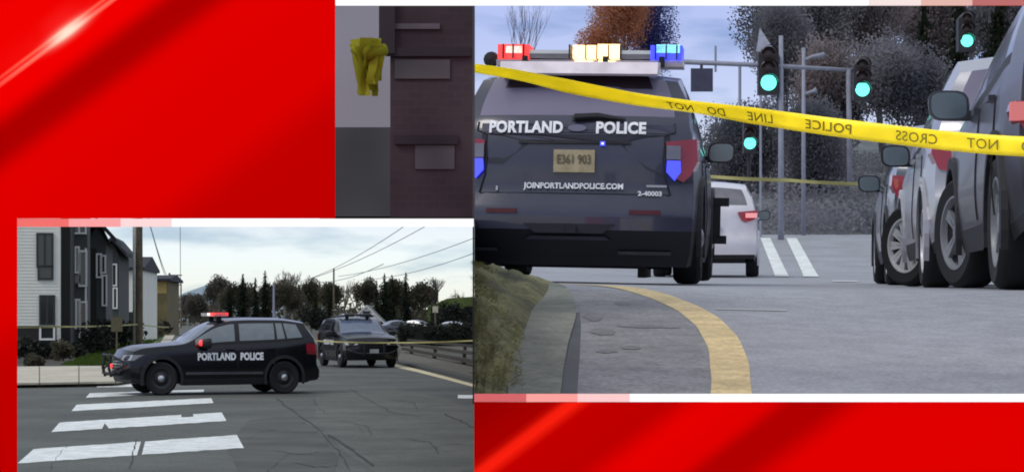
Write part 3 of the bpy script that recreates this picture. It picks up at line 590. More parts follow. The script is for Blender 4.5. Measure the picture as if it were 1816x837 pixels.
    for wi, c in enumerate(WX):
        for sg in (-1, 1):
            wh = empty('wheel'); wh.parent = root; wh.location = (c, sg * (hw - .115), WZ); steer = p.get('steer', 0) if wi == 0 else 0; wh.rotation_euler = (0, 0, steer)
            t_ = MB().lathe([(WR * .66, -.10), (WR * .9, -.115), (WR * .985, -.085), (WR, -.04), (WR, .04), (WR * .985, .085), (WR * .9, .115), (WR * .66, .10)], 32); t_.build('tyre', RUBBER, wh, True, 40)
            rm = MB(); o1 = .085 * sg
            rm.lathe([(WR * .67, -.10 * sg), (WR * .67, o1 + .02 * sg), (WR * .63, o1 + .02 * sg), (WR * .60, o1 - .02 * sg)], 32)
            if p['rim'] == 'steel': rm.lathe([(WR * .61, o1 - .03 * sg), (WR * .45, o1 - .045 * sg), (WR * .30, o1 - .01 * sg), (WR * .2, o1), (.001, o1)], 24)
            else:
                ns = p.get('spokes', 10)
                for k in range(ns):
                    a = 2 * math.pi * k / ns
                    for da in ((-.10, .10) if p['rim'] == 'y' else (0,)):
                        r0, r1 = WR * .12, WR * .63; a1 = a + da; wd = .018 if p['rim'] == 'y' else .028; d0 = Vector((math.cos(a), 0, math.sin(a))); d1 = Vector((math.cos(a1), 0, math.sin(a1))); s_ = Vector((-d0.z, 0, d0.x)) * wd; yo = Vector((0, o1, 0)); yi = Vector((0, o1 - .03 * sg, 0))
                        rm.add([d0 * r0 - s_ + yo, d0 * r0 + s_ + yo, d1 * r1 + s_ + yo, d1 * r1 - s_ + yo, d0 * r0 - s_ + yi, d0 * r0 + s_ + yi, d1 * r1 + s_ + yi, d1 * r1 - s_ + yi], [(0, 1, 2, 3), (0, 4, 5, 1), (1, 5, 6, 2), (2, 6, 7, 3), (3, 7, 4, 0)])
                rm.lathe([(WR * .17, o1 + .004 * sg), (.001, o1 + .012 * sg)], 16)
                MB().lathe([(WR * .62, o1 - .06 * sg), (.001, o1 - .06 * sg)], 24).build('brake', PLASTIC, wh)
            rm.build('rim', p.get('rimm', STEELW), wh, True, 35)
            if p['rim'] == 'steel': MB().lathe([(.085, o1), (.075, o1 + .03 * sg), (.04, o1 + .045 * sg), (.001, o1 + .048 * sg)], 16).build('hub_cap', CHROME, wh, True, 40)
    def at_side(x, z):
        sec = section(x); 
        for (y0, z0), (y1, z1) in zip(sec, sec[1:]):
            if z0 <= z <= z1: return y0 + (y1 - y0) * (z - z0) / max(1e-5, z1 - z0)
        return hw
    mx = p.get('mirror', (p['shield'][0] + .55, p['belt'][1][1] + .08))
    for sg in (-1, 1):
        y = at_side(mx[0], mx[1]); k = p.get('mirs', 1.0); c = [(.108 + .14 * math.copysign(abs(math.cos(q * math.pi / 10)) ** .55, math.cos(q * math.pi / 10)) + .012 * math.sin(q * math.pi / 10), .105 * math.copysign(abs(math.sin(q * math.pi / 10)) ** .62, math.sin(q * math.pi / 10))) for q in range(20)]
        mi = MB(); n_ = len(c)
        for dxx, sc_ in ((-.13, .55), (-.08, .88), (.0, 1.0), (.045, 1.0)): mi.v += [Vector((mx[0] + dxx * k, sg * (y + .06 + (.105 + (u - .105) * sc_) * k), mx[1] + v * sc_ * k)) for u, v in c]
        for a in range(3):
            for q in range(n_): mi.f.append((a * n_ + q, a * n_ + (q + 1) % n_, (a + 1) * n_ + (q + 1) % n_, (a + 1) * n_ + q))
        mi.f.append(tuple(range(n_))); mi.f.append(tuple(range(3 * n_, 4 * n_))); mi.box((mx[0] - .04, min(sg * (y - .03), sg * (y + .12)), mx[1] - .09), (mx[0] + .02, max(sg * (y - .03), sg * (y + .12)), mx[1] - .03))
        mo = mi.build('mirror', p.get('mirm', PLASTIC), root, True, 40)
        mesh('mirror_glass', [Vector((mx[0] + .049 * k, sg * (y + .06 + (.105 + (u - .105) * .86) * k), mx[1] + v * .86 * k)) for u, v in c], [tuple(range(n_))], MIRGL, mo)
    tz0, tz1 = p['tail']
    for sg in (-1, 1):
        y0, y1 = p.get('taily', (.74, .985)); pts = [(y0, tz0 + .10), (y0 + .06, tz0 + .005), (y0 + .13, tz0 - .03), (y1 - .06, tz0 + .02), (y1 - .005, tz0 + .14), (y1 - .015, tz1), (y0 - .01, tz1 - .03)]
        xr_ = lambda y, z: dx(L, y * hw, z)
        tl_ = MB(); n_ = len(pts); tl_.v += [Vector((xr_(u, v) + .022, sg * u * hw, v)) for u, v in pts] + [Vector((xr_(u, v) - (.22 if u > .9 else .05), sg * (u * hw + (.012 if u > .9 else 0)), v)) for u, v in pts]
        tl_.f += [tuple(range(n_))] + [(q, (q + 1) % n_, n_ + (q + 1) % n_, n_ + q) for q in range(n_)]; tl_.build('tail_lamp', REDLENS, root)
        hl = MB(); zf = p.get('head', (.80, .92)); yy = (.52, .93)
        q_ = [(yy[0], zf[0] + .01), (yy[1], zf[0]), (yy[1] + .02, zf[1] + .01), (yy[0] + .05, zf[1])]
        hl.v += [Vector((dx(0, u * hw, v) - .02, sg * u * hw, v)) for u, v in q_] + [Vector((dx(0, u * hw, v) + .25, sg * (u * hw + .01), v)) for u, v in q_]
        hl.f += [(0, 1, 2, 3), (0, 4, 5, 1), (1, 5, 6, 2), (2, 6, 7, 3), (3, 7, 4, 0)]; hl.build('headlamp', p.get('headm', mat('headlamp_lens', (.35, .37, .40), .15, spec=.8)), root)
    if rich:
        for xs_ in p.get('doors', []):                           # shut lines and handles
            for sg in (-1, 1):
                pts_ = [Vector((xs_, sg * (at_side(xs_, z) + .003), z)) for z in [.40 + .07 * q for q in range(10)]]
                MB().tube(pts_, .006, 4).build('door_seam', PLASTIC, body)
                y = at_side(xs_ - .18, 1.035); box('door_handle', (xs_ - .28, min(sg * y, sg * (y + .035)), 1.02), (xs_ - .08, max(sg * y, sg * (y + .035)), 1.05), p.get('handlem', p['paint']), body)
        gl = MB(); 
        for k in range(5): z = .52 + .07 * k; gl.v += [Vector((dx(0, u * hw, z) - .012, u * hw, z + dz)) for dz in (0, .035) for u in (-.5, -.2, .2, .5)]; b_ = 8 * k; gl.f += [(b_ + q, b_ + q + 1, b_ + q + 5, b_ + q + 4) for q in range(3)]
        gl.build('grille', p.get('grillem', PLASTIC), root)
    root['L'] = L
    return root, dx, at_side
EXPL = dict(L=4.95, W=2.0, H=1.78, wheels=(.93, 3.94), wr=.385, top=[(0, 1.06), (.25, 1.135), (1.35, 1.215), (1.5, 1.24), (2.32, 1.68), (2.7, 1.765), (3.2, 1.78), (4.0, 1.775), (4.6, 1.735), (4.95, 1.70)], belt=[(0, 1.0), (1.3, 1.11), (2.5, 1.15), (3.9, 1.21), (4.95, 1.29)],
            rear=[(.2, .20), (.32, .06), (.42, 0), (.62, 0), (.66, .07), (1.0, .075), (1.26, .12), (1.32, .16), (1.66, .42), (1.75, .46)], side=[(1.75, 2.72, 'side_window'), (2.84, 3.72, 'side_window'), (3.80, 4.05, 'side_window'), (4.12, 4.62, 'side_window')], shield=(1.46, 2.36), tail=(.85, 1.17), rim='steel', paint=BLK, doors=(2.78, 3.76), clad=.38, mirs=1.15, tumble=.31)
def orient(root, pos, fwd, slope=0, roll=0):
    root.location = pos; root.rotation_euler = (roll, math.atan(slope), math.atan2(-fwd[1], -fwd[0]))
def origin_for(local, world, fwd):                               # root location that puts a local point on a world point (level ground)
    a = math.atan2(-fwd[1], -fwd[0]); c, s = math.cos(a), math.sin(a); return Vector((world[0] - (c * local[0] - s * local[1]), world[1] - (s * local[0] + c * local[1]), world[2]))
def light_bar(root, x, z, half, lamps, feet=True):
    b = empty('light_bar'); b.parent = root
    MB().prism([(x - .16, z), (x + .16, z), (x + .17, z + .04), (x + .12, z + .075), (x - .12, z + .075), (x - .17, z + .04)], 'y', -half, half).build('bar_housing', CHROME, b)
    for y0, y1, m_, h0, h1 in lamps: MB().prism([(x - .185, z + h0), (x + .185, z + h0), (x + .185, z + h1), (x - .185, z + h1)], 'y', y0, y1).build('flasher', m_, b)
    for sg in (-.62, .62): box('mount', (x - .06, sg * half - .05, 1.70), (x + .06, sg * half + .05, z), PLASTIC, b)
    return b
def push_bar(root, dxf):
    b = MB()
    for y in (-.36, .36): b.tube([(-.16, y, .42), (-.22, y, .62), (-.16, y, .98)], .035, 6)
    for z in (.50, .92): b.tube([(-.19, -.52, z), (-.2, 0, z), (-.19, .52, z)], .03, 6)
    for sg in (-1, 1): b.tube([(-.19, sg * .5, .5), (-.1, sg * .8, .60), (.12, sg * .94, .72), (-.1, sg * .8, .84), (-.19, sg * .5, .92)], .03, 6)
    for y in (-.36, .36): b.box((-.16, y - .03, .44), (.1, y + .03, .5))
    b.build('push_bumper', PLASTIC, root, True, 50)

# patrol car seen from the side
E1 = dict(EXPL, glass=GLASS_L, glassf=mat('sky_lit_windscreen', (.05, .06, .07), .06, spec=1.0), steer=R(-12))
c1, d1, s1 = make_car('police_suv', 'black patrol SUV seen side on with red roof flasher, parked across the crosswalk', 'police car', E1)
a1 = R(21); f1 = (-math.cos(a1), -math.sin(a1)); w1 = G(287, 701)
orient(c1, origin_for((.93 * .95, -1.0), (w1.x, w1.y, 0), f1), f1); c1.scale = (.96, 1, 1)
light_bar(c1, 2.45, 1.81, .62, [(-.62, -.30, E_RED, .01, .085), (-.28, .0, E_PINK, .015, .08), (.1, .62, mat('clear_lamp_cover', (.3, .3, .34), .2), .01, .08)]); push_bar(c1, d1)
for wd_, cx_, ww_ in (('PORTLAND', 2.26, .94), ('POLICE', 3.125, .57)): lettering('lettering', wd_, .225, (cx_, -1.006, .875), (1, 0, 0), (0, 0, 1), LETTER, c1, .012, 1.05, ww_, .012, lambda q: Vector((q.x, -s1(q.x, q.z) - .008, q.z)))
MB().lathe([(.001, -.07), (.06, -.05), (.075, 0), (.06, .05), (.001, .07)], 14, (1.86, -1.10, 1.20), 'x').build('spot_lamp', E_RED, c1, True); MB().lathe([(.001, -.03), (.05, -.02), (.05, .02), (.001, .03)], 12, (-.2, -.56, .68), 'x').build('bumper_flasher', E_RED, c1, True)
box('side_moulding', (1.5, -1.02, .47), (3.4, -.99, .53), mat('grey_moulding', (.06, .06, .065), .4), c1)
# patrol car seen from the front
E2 = dict(EXPL, glass=GLASS, glassf=mat('blue_grey_windscreen', (.10, .13, .20), .15, spec=.8), paint=mat('police_black_front', (.005, .005, .008), .25, coat=.25, spec=.4), headm=mat('bright_headlamp', (.5, .5, .48), .2))
c2, d2, s2 = make_car('police_suv', 'dark patrol SUV facing the viewer on the road beyond, push bar on its nose', 'police car', E2)
f2 = (math.sin(R(17)), -math.cos(R(17))); w2 = G(660, 652); orient(c2, origin_for((0.1, 0), (w2.x, w2.y, 0), f2), f2)
light_bar(c2, 2.45, 1.82, .60, [(-.5, .5, mat('dark_lamp_cover', (.03, .03, .04), .2), .01, .07)]); push_bar(c2, d2)
for y in (-.55, .55): MB().tube([(2.3, y, 1.80), (4.3, y, 1.80)], .025, 6).build('roof_rail', PLASTIC, c2)
box('number_plate', (-.235, -.16, .52), (-.225, .16, .66), mat('front_plate', (.35, .36, .38), .5), c2)
for wd_, o_, ww_ in (('PORTLAND', -.34, .94), ('POLICE', .525, .57)):
    for sg_ in (-1, 1): lettering('lettering', wd_, .225, (2.6 - sg_ * o_, sg_ * 1.006, .875), (-sg_, 0, 0), (0, 0, 1), LETTER, c2, .012, 1.05, ww_, .012)
SEDAN = dict(L=4.6, W=1.82, H=1.46, wheels=(.85, 3.55), wr=.33, top=[(0, .78), (.3, .86), (1.3, .97), (1.5, 1.02), (2.2, 1.38), (2.7, 1.46), (3.2, 1.42), (3.9, 1.12), (4.3, 1.07), (4.6, 1.03)], belt=[(0, .74), (1.3, .92), (2.5, .96), (3.9, 1.0), (4.6, 1.0)], rear=[(.2, .1), (.5, 0), (.8, .02), (1.1, .08)], side=[(1.7, 2.55, 'side_window'), (2.65, 3.5, 'side_window')], shield=(1.42, 2.25), tail=(.72, .92), rim='plain', spokes=8, paint=WHITEP, clad=.28, head=(.58, .70))
for x, yb, Y_, yaw, pm, lb in ((815, 0, 150, 95, WHITEP, 'pale parked car half hidden behind the dark hedge by the rails'), (712, 0, 190, 70, DGREYP, 'dark parked car just past the second patrol car'), (745, 0, 200, 110, SILVER, 'silver parked car behind the timber rails')):
    c_, _, _ = make_car('parked_car', lb, 'car', dict(SEDAN, paint=pm), False); c_['group'] = 'cars parked beyond the rails'; fw = (math.sin(R(yaw)), math.cos(R(yaw)))
    orient(c_, origin_for((2.3, 0), base(x, Y_), fw), fw)
# tapes of the lower street
def simple_tape(pts, wd, label, sag=0.0):
    ps = [Vector(p) for p in pts]; out = []
    for a, b in zip(ps, ps[1:]):
        for k in range(10): t = k / 10; out.append(a.lerp(b, t) - Vector((0, 0, sag * 4 * t * (1 - t))))
    out.append(ps[-1]); vs = []
    for i, p in enumerate(out): tw = .25 * math.sin(i * .7); vs += [p + Vector((0, wd * tw, wd / 2)), p - Vector((0, wd * tw, wd / 2))]
    o = mesh('caution_tape', vs, [(2 * i, 2 * i + 2, 2 * i + 3, 2 * i + 1) for i in range(len(out) - 1)], TAPE); md = o.modifiers.new('thickness', 'SOLIDIFY'); md.thickness = .002; o.data.materials[0] = mat('weathered_tape', (.40, .36, .13), .6, var=.25, scale=2)
    return tag(o, label, 'caution tape', 'caution tapes')
simple_tape([P(-60, 579, 92), P(120, 579, 95), P(242, 575, 119), P(300, 580, 140)], .07, 'thin yellow caution tape strung before the apartment blocks', .03)
simple_tape([P(556, 604, 78), P(700, 607.5, 76), P(850, 603, 74)], .045, 'thin yellow caution tape across the second patrol car', .02)

# ------------------------------------------------------------------ upper street: ground profile
prof_px = [(6.02, 748), (6.8, 660), (7.8, 592), (8.8, 545), (9.8, 515), (11, 512), (14, 509), (19, 505.5), (27, 499), (39, 491), (45, 484), (62, 421), (72, 415), (90, 405)]
prof = pchip([(Y, HC - (y - HOR) * Y / F) for Y, y in prof_px])
def zA(X, Y): d = X - 1.3; return prof(Y) - (.022 * d if d < 0 else .008 * d) * min(1, max(0, (60 - Y) / 30))
def XA(x, Y): return (x - 908) * Y / F
def QA(x, Y, dz=0): X = XA(x, Y); return Vector((X, Y, zA(X, Y) + dz))
Ys = []; y_ = 6.045
while y_ < 90: Ys.append(y_); y_ *= 1.008 if y_ < 12 else (1.018 if y_ < 30 else 1.035)
vs = []; fs = []; cols = [841.6 + (2160 - 841.6) * k / 44 for k in range(45)]
for Y_ in Ys:
    for x in cols: vs.append(QA(x, Y_))
nc = len(cols)
for i in range(len(Ys) - 1):
    for k in range(nc - 1): q = i * nc + k; fs.append((q, q + 1, q + nc + 1, q + nc))
roadA = mesh('upper_road', vs, fs, ASPH_A, None, True); tag(roadA, kind='structure')
emb = MB(); n = len(Ys)
for Y_ in Ys: p_ = QA(841.6, Y_); emb.v += [p_, Vector((p_.x, p_.y, -.1))]
emb.f = [(2 * i, 2 * i + 2, 2 * i + 3, 2 * i + 1) for i in range(n - 1)]; emb.build('embankment_wall', DARKTRIM, roadA)
def strip(name, L_, R_, m, dz=.004, parent=roadA, n=40):         # strip between two px edges, both given as (x, Y)
    lx = pchip([(Y, x) for x, Y in L_]); rx = pchip([(Y, x) for x, Y in R_]); y0, y1 = max(L_[0][1], R_[0][1]), min(L_[-1][1], R_[-1][1]); v = []; f = []; mcol = 6
    for i in range(n + 1):
        Y_ = y0 + (y1 - y0) * i / n
        for k in range(mcol + 1): v.append(QA(lx(Y_) + (rx(Y_) - lx(Y_)) * k / mcol, Y_, dz))
    for i in range(n):
        for k in range(mcol): q = i * (mcol + 1) + k; f.append((q, q + 1, q + mcol + 2, q + mcol + 1))
    return mesh(name, v, f, m, parent, True)
# the yellow line, swinging over the crest
cl = [((1297, 6.05), .055), ((1296, 6.6), .055), ((1288, 7.2), .056), ((1268, 7.8), .058), ((1240, 8.3), .06), ((1205, 8.75), .062), ((1165, 9.15), .065), ((1120, 9.5), .068), ((1070, 9.8), .07), ((1015, 10.0), .07), ((950, 10.1), .07), ((880, 10.12), .07)]
pts = [Vector((XA(x, Y), Y, 0)) for (x, Y), _ in cl]; fine = []
for i in range(len(pts) - 1):
    a, b, c, d = pts[max(0, i - 1)], pts[i], pts[i + 1], pts[min(len(pts) - 1, i + 2)]
    for k in range(6): t = k / 6; fine.append(.5 * (2 * b + (c - a) * t + (2 * a - 5 * b + 4 * c - d) * t * t + (3 * b - a - 3 * c + d) * t ** 3))
v = []; f = []
for i, p_ in enumerate(fine):
    d = (fine[min(i + 1, len(fine) - 1)] - fine[max(0, i - 1)]).normalized(); s = Vector((-d.y, d.x, 0)); rr = .058 + .0015 * math.sin(i * .9)
    for k in range(5): q = p_ + s * rr * (k / 2 - 1); v.append(Vector((q.x, q.y, zA(q.x, q.y) + .0025)))
for i in range(len(fine) - 1):
    for k in range(4): q = i * 5 + k; f.append((q, q + 1, q + 6, q + 5))
mesh('yellow_line', v, f, PAINT_Y, roadA, True)
# painted gutter shade, pale and dark patches of the worn surface, crosswalk stripes on the rise behind
strip('gutter_shade', [(992, 6.05), (1004, 7.0), (1014, 7.8), (1022, 8.3)], [(1022, 6.05), (1028, 7.0), (1030, 7.8), (1028, 8.3)], mat('painted_gutter_shade', (.055, .06, .065), .7, var=.3, scale=4), .002)  # dark strip painted in for the shade along the kerb
strip('worn_patch', [(1010, 6.05), (1018, 7.4), (1025, 8.3), (1000, 9.4)], [(1290, 6.05), (1275, 7.4), (1230, 8.3), (1110, 9.4)], mat('worn_asphalt', (.215, .215, .222), .8, var=.14, scale=3, bump=.3, detail=9, grain=[(60, .2), (12, .1)]), .0012)
for x, Y_, w_, h_ in ((1105, 8.75, 16, .09), (1052, 8.15, 18, .16), (1070, 7.65, 26, .12), (1150, 7.85, 60, .05), (1120, 7.2, 20, .05), (1075, 7.1, 22, .05)):
    n_ = 14; vv = [QA(x + w_ * math.cos(2 * math.pi * k / n_) * random.uniform(.75, 1.1), Y_ + h_ * math.sin(2 * math.pi * k / n_) * random.uniform(.7, 1.1), .003) for k in range(n_)]; mesh('oil_stain', vv, [tuple(range(n_))], mat('oil_stain', (.15, .15, .155), .7, var=.3, scale=9, grain=[(60, .2)]), roadA)
for xs_, w0 in (((1388, 1356), 13), ((1440, 1402), 14)):
    v = []; n_ = 24
    for i in range(n_ + 1):
        t = i / n_; Y_ = 41 + 20 * t; yp = HOR - (prof(Y_) - HC) * F / Y_; u = (492 - yp) / 72; x = xs_[0] + (xs_[1] - xs_[0]) * u; k = w0 * 41 / Y_
        v += [QA(x - k, Y_, .012), QA(x + k, Y_, .012)]
    mesh('lane_stripe', v, [(2 * i, 2 * i + 1, 2 * i + 3, 2 * i + 2) for i in range(n_)], PAINT_W, roadA)
strip('stop_line', [(1476, 30), (1476, 32)], [(1520, 30), (1520, 32)], PAINT_W, .01)
strip('road_seam', [(1270, 8.55), (1270, 8.62)], [(1395, 8.55), (1395, 8.62)], mat('pale_seam', (.36, .36, .36), .8), .002)
# kerbside path and the mossy bank
pa = strip('upper_path', [(900, 6.05), (905, 7.2), (915, 8.4), (900, 9.6), (860, 10.2)], [(991, 6.05), (1007, 7.2), (1022, 8.3), (1005, 9.4), (960, 10.2)], mat('damp_path_concrete', (.19, .20, .165), .85, var=.22, scale=2.5, bump=.3, grain=[(45, .16), (8, .12)]), .008, None); tag(pa, kind='structure')
MOSS = mat('mossy_earth', (.06, .058, .034), .95, var=.45, scale=2.2, bump=.5, col2=(.15, .145, .06), grain=[(50, .3), (12, .25)]); mb = MB(); ni, nk = 34, 22; rb = random.Random(11); lump = {}
for i in range(ni + 1):
    Y_ = 6.05 + (10.6 - 6.05) * i / ni
    xr_ = pchip([(6.14, 908), (7.2, 926), (8.3, 948), (9.2, 975), (10.6, 990)])(Y_)
    for k in range(nk + 1):
        t = k / nk; x = 841.8 + (xr_ - 841.8) * t; hgt_ = pchip([(6.05, .0), (6.5, .03), (7.2, .075), (8.0, .10), (8.8, .10), (9.6, .085), (10.6, .05)])(Y_) * (1 - t) ** .7; nse = .022 * (math.sin(Y_ * 5.1 + t * 7) + math.sin(Y_ * 9.3 - t * 11 + 1)) * (1 - t) * (t + .3) * min(1, (Y_ - 6.14) * 2) + rb.uniform(-.008, .008) * (1 - t)
        mb.v.append(QA(x, Y_, max(0.002, hgt_ + nse)))
for i in range(ni):
    for k in range(nk): q = i * (nk + 1) + k; mb.f.append((q, q + 1, q + nk + 2, q + nk + 1))
bank = mb.build('earth_bank', MOSS, None, True); tag(bank, kind='structure')
gr2 = MB()
for k in range(2600):
    Y_ = rb.uniform(6.3, 10.2); x = 842 + (rb.random() ** 1.6) * 85; p_ = QA(x, Y_, .01 + pchip([(6.05, .0), (6.5, .03), (7.2, .075), (8.0, .10), (8.8, .10), (9.6, .085), (10.6, .05)])(Y_) * (1 - (x - 842) / 90)); a = rb.uniform(0, 6.28); d = Vector((math.cos(a), math.sin(a), 0)) * .0025
    gr2.add([p_ - d, p_ + d, p_ + Vector((rb.uniform(-.03, .03), rb.uniform(-.03, .03), rb.uniform(.004, .014)))], [(0, 1, 2)])
tag(gr2.build('moss_grass', leafy(mat('dry_moss_blades', (.17, .16, .06), .95, var=.4, scale=2))), 'dry yellowish grass on the mossy bank at the kerb', 'grass', kind='stuff')

# ------------------------------------------------------------------ upper street: vehicles
def slopeA(X, Y): return (zA(X, Y + 1.5) - zA(X, Y - 1.5)) / 3
def placeA(root, local, x, Y, vpx, roll=0, slope=None):
    dxv = (vpx - 908) / F; n_ = math.hypot(dxv, 1); fw = (dxv / n_, 1 / n_); X = XA(x, Y); sl = slopeA(X, Y + 2) if slope is None else slope
    o = origin_for(local, (X, Y, 0), fw); orient(root, (0, 0, 0), fw, sl, roll); bpy.context.view_layer.update()
    off = root.matrix_basis @ Vector((local[0], local[1], 0)); root.location = (X - off.x, Y - off.y, zA(X, Y) - off.z); return fw
EA = dict(EXPL, mirs=.9, bot=[(0, .28), (.35, .20), (4.2, .16), (4.95, .14)], paint=NAVY, glass=GLASS, glassr=GLASS_R, cladm=mat('charcoal_bumper', (.006, .006, .011), .6, var=.1), clad=.44)
ca, da, sa = make_car('police_suv', 'large charcoal patrol SUV seen from behind with red, amber and blue roof lights', 'police car', EA)
placeA(ca, (4.95, 0), 1013, 18.0, 1378, R(-1.2), .024)
LA = 4.95
def fit_tail(q): return Vector((da(LA, q.y, q.z) + (.03 if q.z < .76 else .016), q.y, q.z))
def on_tail(name, y0, y1, z0, z1, m, th=.012, parent=ca, poly=None):
    pts_ = poly or [(y0, z0), (y1, z0), (y1, z1), (y0, z1)]; n_ = len(pts_); b = MB()
    dn = []
    for (ya, za), (yb, zb_) in zip(pts_, pts_[1:] + pts_[:1]):
        kk = max(1, int(abs(yb - ya) / .12)); dn += [(ya + (yb - ya) * q / kk, za + (zb_ - za) * q / kk) for q in range(kk)]
    pts_ = dn; n_ = len(pts_)
    b.v += [Vector((da(LA, y, z) + th, y, z)) for y, z in pts_] + [Vector((da(LA, y, z) - .03, y, z)) for y, z in pts_]
    b.f += [tuple(range(n_))] + [(q, (q + 1) % n_, n_ + (q + 1) % n_, n_ + q) for q in range(n_)]; return b.build(name, m, parent)
DKPAN = mat('recessed_tailgate_panel', (.012, .013, .024), .4, var=.1)
on_tail('tailgate_panel', 0, 0, 0, 0, DKPAN, .006, poly=[(-.74, .95), (-.58, .95), (-.36, 1.12), (.36, 1.12), (.58, .92), (.74, .86), (.76, 1.19), (-.76, 1.19)])
on_tail('tailgate_panel', 0, 0, 0, 0, DKPAN, .006, poly=[(-.76, .665), (.72, .665), (.78, .72), (-.76, .72)])
on_tail('light_recess', -.45, .45, 1.115, 1.14, PLASTIC, .016)
on_tail('name_band', -.76, .80, 1.205, 1.275, mat('grey_name_band', (.05, .05, .085), .5, var=.15), .006)
on_tail('window_top_band', 0, 0, 0, 0, mat('dark_window_band', (.018, .008, .014), .4, var=.3, scale=2), .006, poly=[(-.60, 1.58), (.60, 1.58), (.56, 1.685), (-.56, 1.685)])
for sg_ in (-1, 1): MB().tube([Vector((da(LA, sg_ * y, z) + .004, sg_ * y, z)) for y, z in ((.70, .66), (.77, .72), (.725, .86), (.71, 1.0), (.72, 1.19), (.80, 1.22), (.79, 1.29))], .007, 5).build('tailgate_seam', PLASTIC, ca)
MB().tube([Vector((da(LA, y, .66) + .01, y, .655)) for y in (-.7, -.3, -.12, 0, .12, .3, .7)], .008, 5).build('tailgate_seam', PLASTIC, ca)
plate = on_tail('number_plate', -.165, .165, .885, 1.065, mat('plate_buff', (.40, .33, .20), .6, var=.2, scale=14), .03)
lettering('plate_number', 'E361 903', .10, (da(LA, 0, .97) + .033, 0, .985), (0, 1, 0), (0, 0, 1), mat('plate_ink', (.12, .10, .06), .7), plate, .002, 1, .27, .002)
lettering('lettering', 'PORTLAND', .125, (da(LA, .5, 1.24) + .012, -.40, 1.242), (0, 1, 0), (0, 0, 1), LETTER, ca, .006, 1.05, .60, .004, fit=fit_tail)
lettering('lettering', 'POLICE', .125, (da(LA, .5, 1.24) + .012, .365, 1.242), (0, 1, 0), (0, 0, 1), LETTER, ca, .006, 1.05, .40, .004, fit=fit_tail)
bd = MB(); bd.v = [Vector((da(LA, 0, 1.24) + .02, .015 + .075 * math.cos(k * math.pi / 8), 1.242 + .028 * math.sin(k * math.pi / 8))) for k in range(16)]; bd.f = [tuple(range(16))]; bd.build('oval_emblem', mat('emblem_grey', (.20, .20, .27), .4), ca)
lettering('lettering', 'JOINPORTLANDPOLICE.COM', .062, (da(LA, .4, .75) + .012, .0, .775), (0, 1, 0), (0, 0, 1), LETTER, ca, .002, 1, .80, .004, fit=fit_tail)
lettering('lettering', '2-40003', .05, (da(LA, .65, .69) + .014, .61, .722), (0, 1, 0), (0, 0, 1), LETTER, ca, .002, 1, .19, .004, fit=fit_tail)
on_tail('badge', .58, .74, .775, .793, CHROME, .014)
on_tail('badge', -.63, -.615, .735, .77, CHROME, .014)
MB().tube([(da(LA, 0, 1.30) + .03, -.01, 1.33), (da(LA, 0, 1.33) + .03, .18, 1.345), (da(LA, 0, 1.32) + .03, .40, 1.315)], [.028, .024, .012], 6).build('wiper', PLASTIC, ca)
on_tail('wiper_base', -.03, .30, 1.30, 1.345, PLASTIC, .012)
bl = on_tail('tailgate_flasher', .205, .245, 1.10, 1.135, E_BLUE, .03); on_tail('flasher_core', .217, .233, 1.11, 1.125, lamp('white_flasher_core', (.7, .7, 1), 2), .034, bl)
for sg in (-1, 1):
    on_tail('rear_flasher', 0, 0, 0, 0, E_BLUE, .034, poly=[(sg * .735, .90), (sg * .80, .83), (sg * .85, .90), (sg * .845, .99), (sg * .74, .99)])
    on_tail('reversing_lamp', 0, 0, 0, 0, mat('grey_lens', (.18, .18, .23), .3), .034, poly=[(sg * .735, 1.0), (sg * .845, 1.0), (sg * .845, 1.11), (sg * .735, 1.11)])
    on_tail('reflector', sg * .45, sg * .70, .555, .59, mat('dull_red_reflector', (.09, .012, .02), .4), .012)
on_tail('bumper_step', 0, 0, 0, 0, mat('charcoal_bumper_recess', (.012, .012, .02), .6), .012, poly=[(-.40, .475), (.34, .475), (.24, .40), (-.30, .40)])
on_tail('hitch_receiver', -.05, .03, .40, .46, PLASTIC, .04); on_tail('skid_plate', 0, 0, 0, 0, mat('grey_skid', (.035, .035, .05), .6), .014, poly=[(-.38, .345), (.30, .345), (.26, .375), (-.34, .375)])
on_tail('exhaust_trim', .36, .78, .235, .262, mat('grey_exhaust', (.07, .07, .085), .5), .02); on_tail('exhaust_trim', -.80, -.62, .25, .275, mat('grey_exhaust', (.07, .07, .085), .5), .02)
sp = MB(); sp.prism([(4.25, 1.72), (4.66, 1.675), (4.69, 1.69), (4.62, 1.79), (4.25, 1.82)], 'y', -.64, .64); sp.build('spoiler', mat('glare_pale_spoiler', (.80, .70, .74), .4, coat=.3), ca, True, 30)  # pinkish lamp glare put into the spoiler's pale colour
lbA = light_bar(ca, 3.45, 1.905, .79, [(-.79, -.52, E_RED, -.01, .115), (-.72, -.58, E_PINK, .04, .10), (.52, .79, E_BLUE, -.03, .115), (.57, .77, E_CYAN, .05, .12)])
for y0, y1, h0, h1 in ((-.14, .06, .0, .11), (.07, .26, .0, .12), (-.12, .03, -.06, -.02), (.08, .22, -.06, -.02)): MB().prism([(3.26, 1.905 + h0), (3.645, 1.905 + h0), (3.655, 1.905 + (h0 + h1) / 2), (3.645, 1.905 + h1), (3.26, 1.905 + h1)], 'y', y0, y1).build('flasher', E_AMB, lbA)
for y_ in (-.74, -.655, -.565, -.17, -.03, .065, .165, .265, .565, .655, .745): box('lens_divider', (3.27, y_ - .006, 1.90), (3.66, y_ + .006, 2.02), PLASTIC, lbA)
MB().prism([(3.3, 1.84), (3.62, 1.84), (3.64, 1.89), (3.3, 1.89)], 'y', -.80, .80).build('bar_underside', mat('pale_bar_underside', (.75, .66, .70), .35), lbA)
MB().lathe([(.001, -.06), (.06, -.05), (.07, .0), (.06, .06), (.001, .07)], 12, (3.5, -.86, 1.90), 'x').build('side_speaker', PLASTIC, lbA)
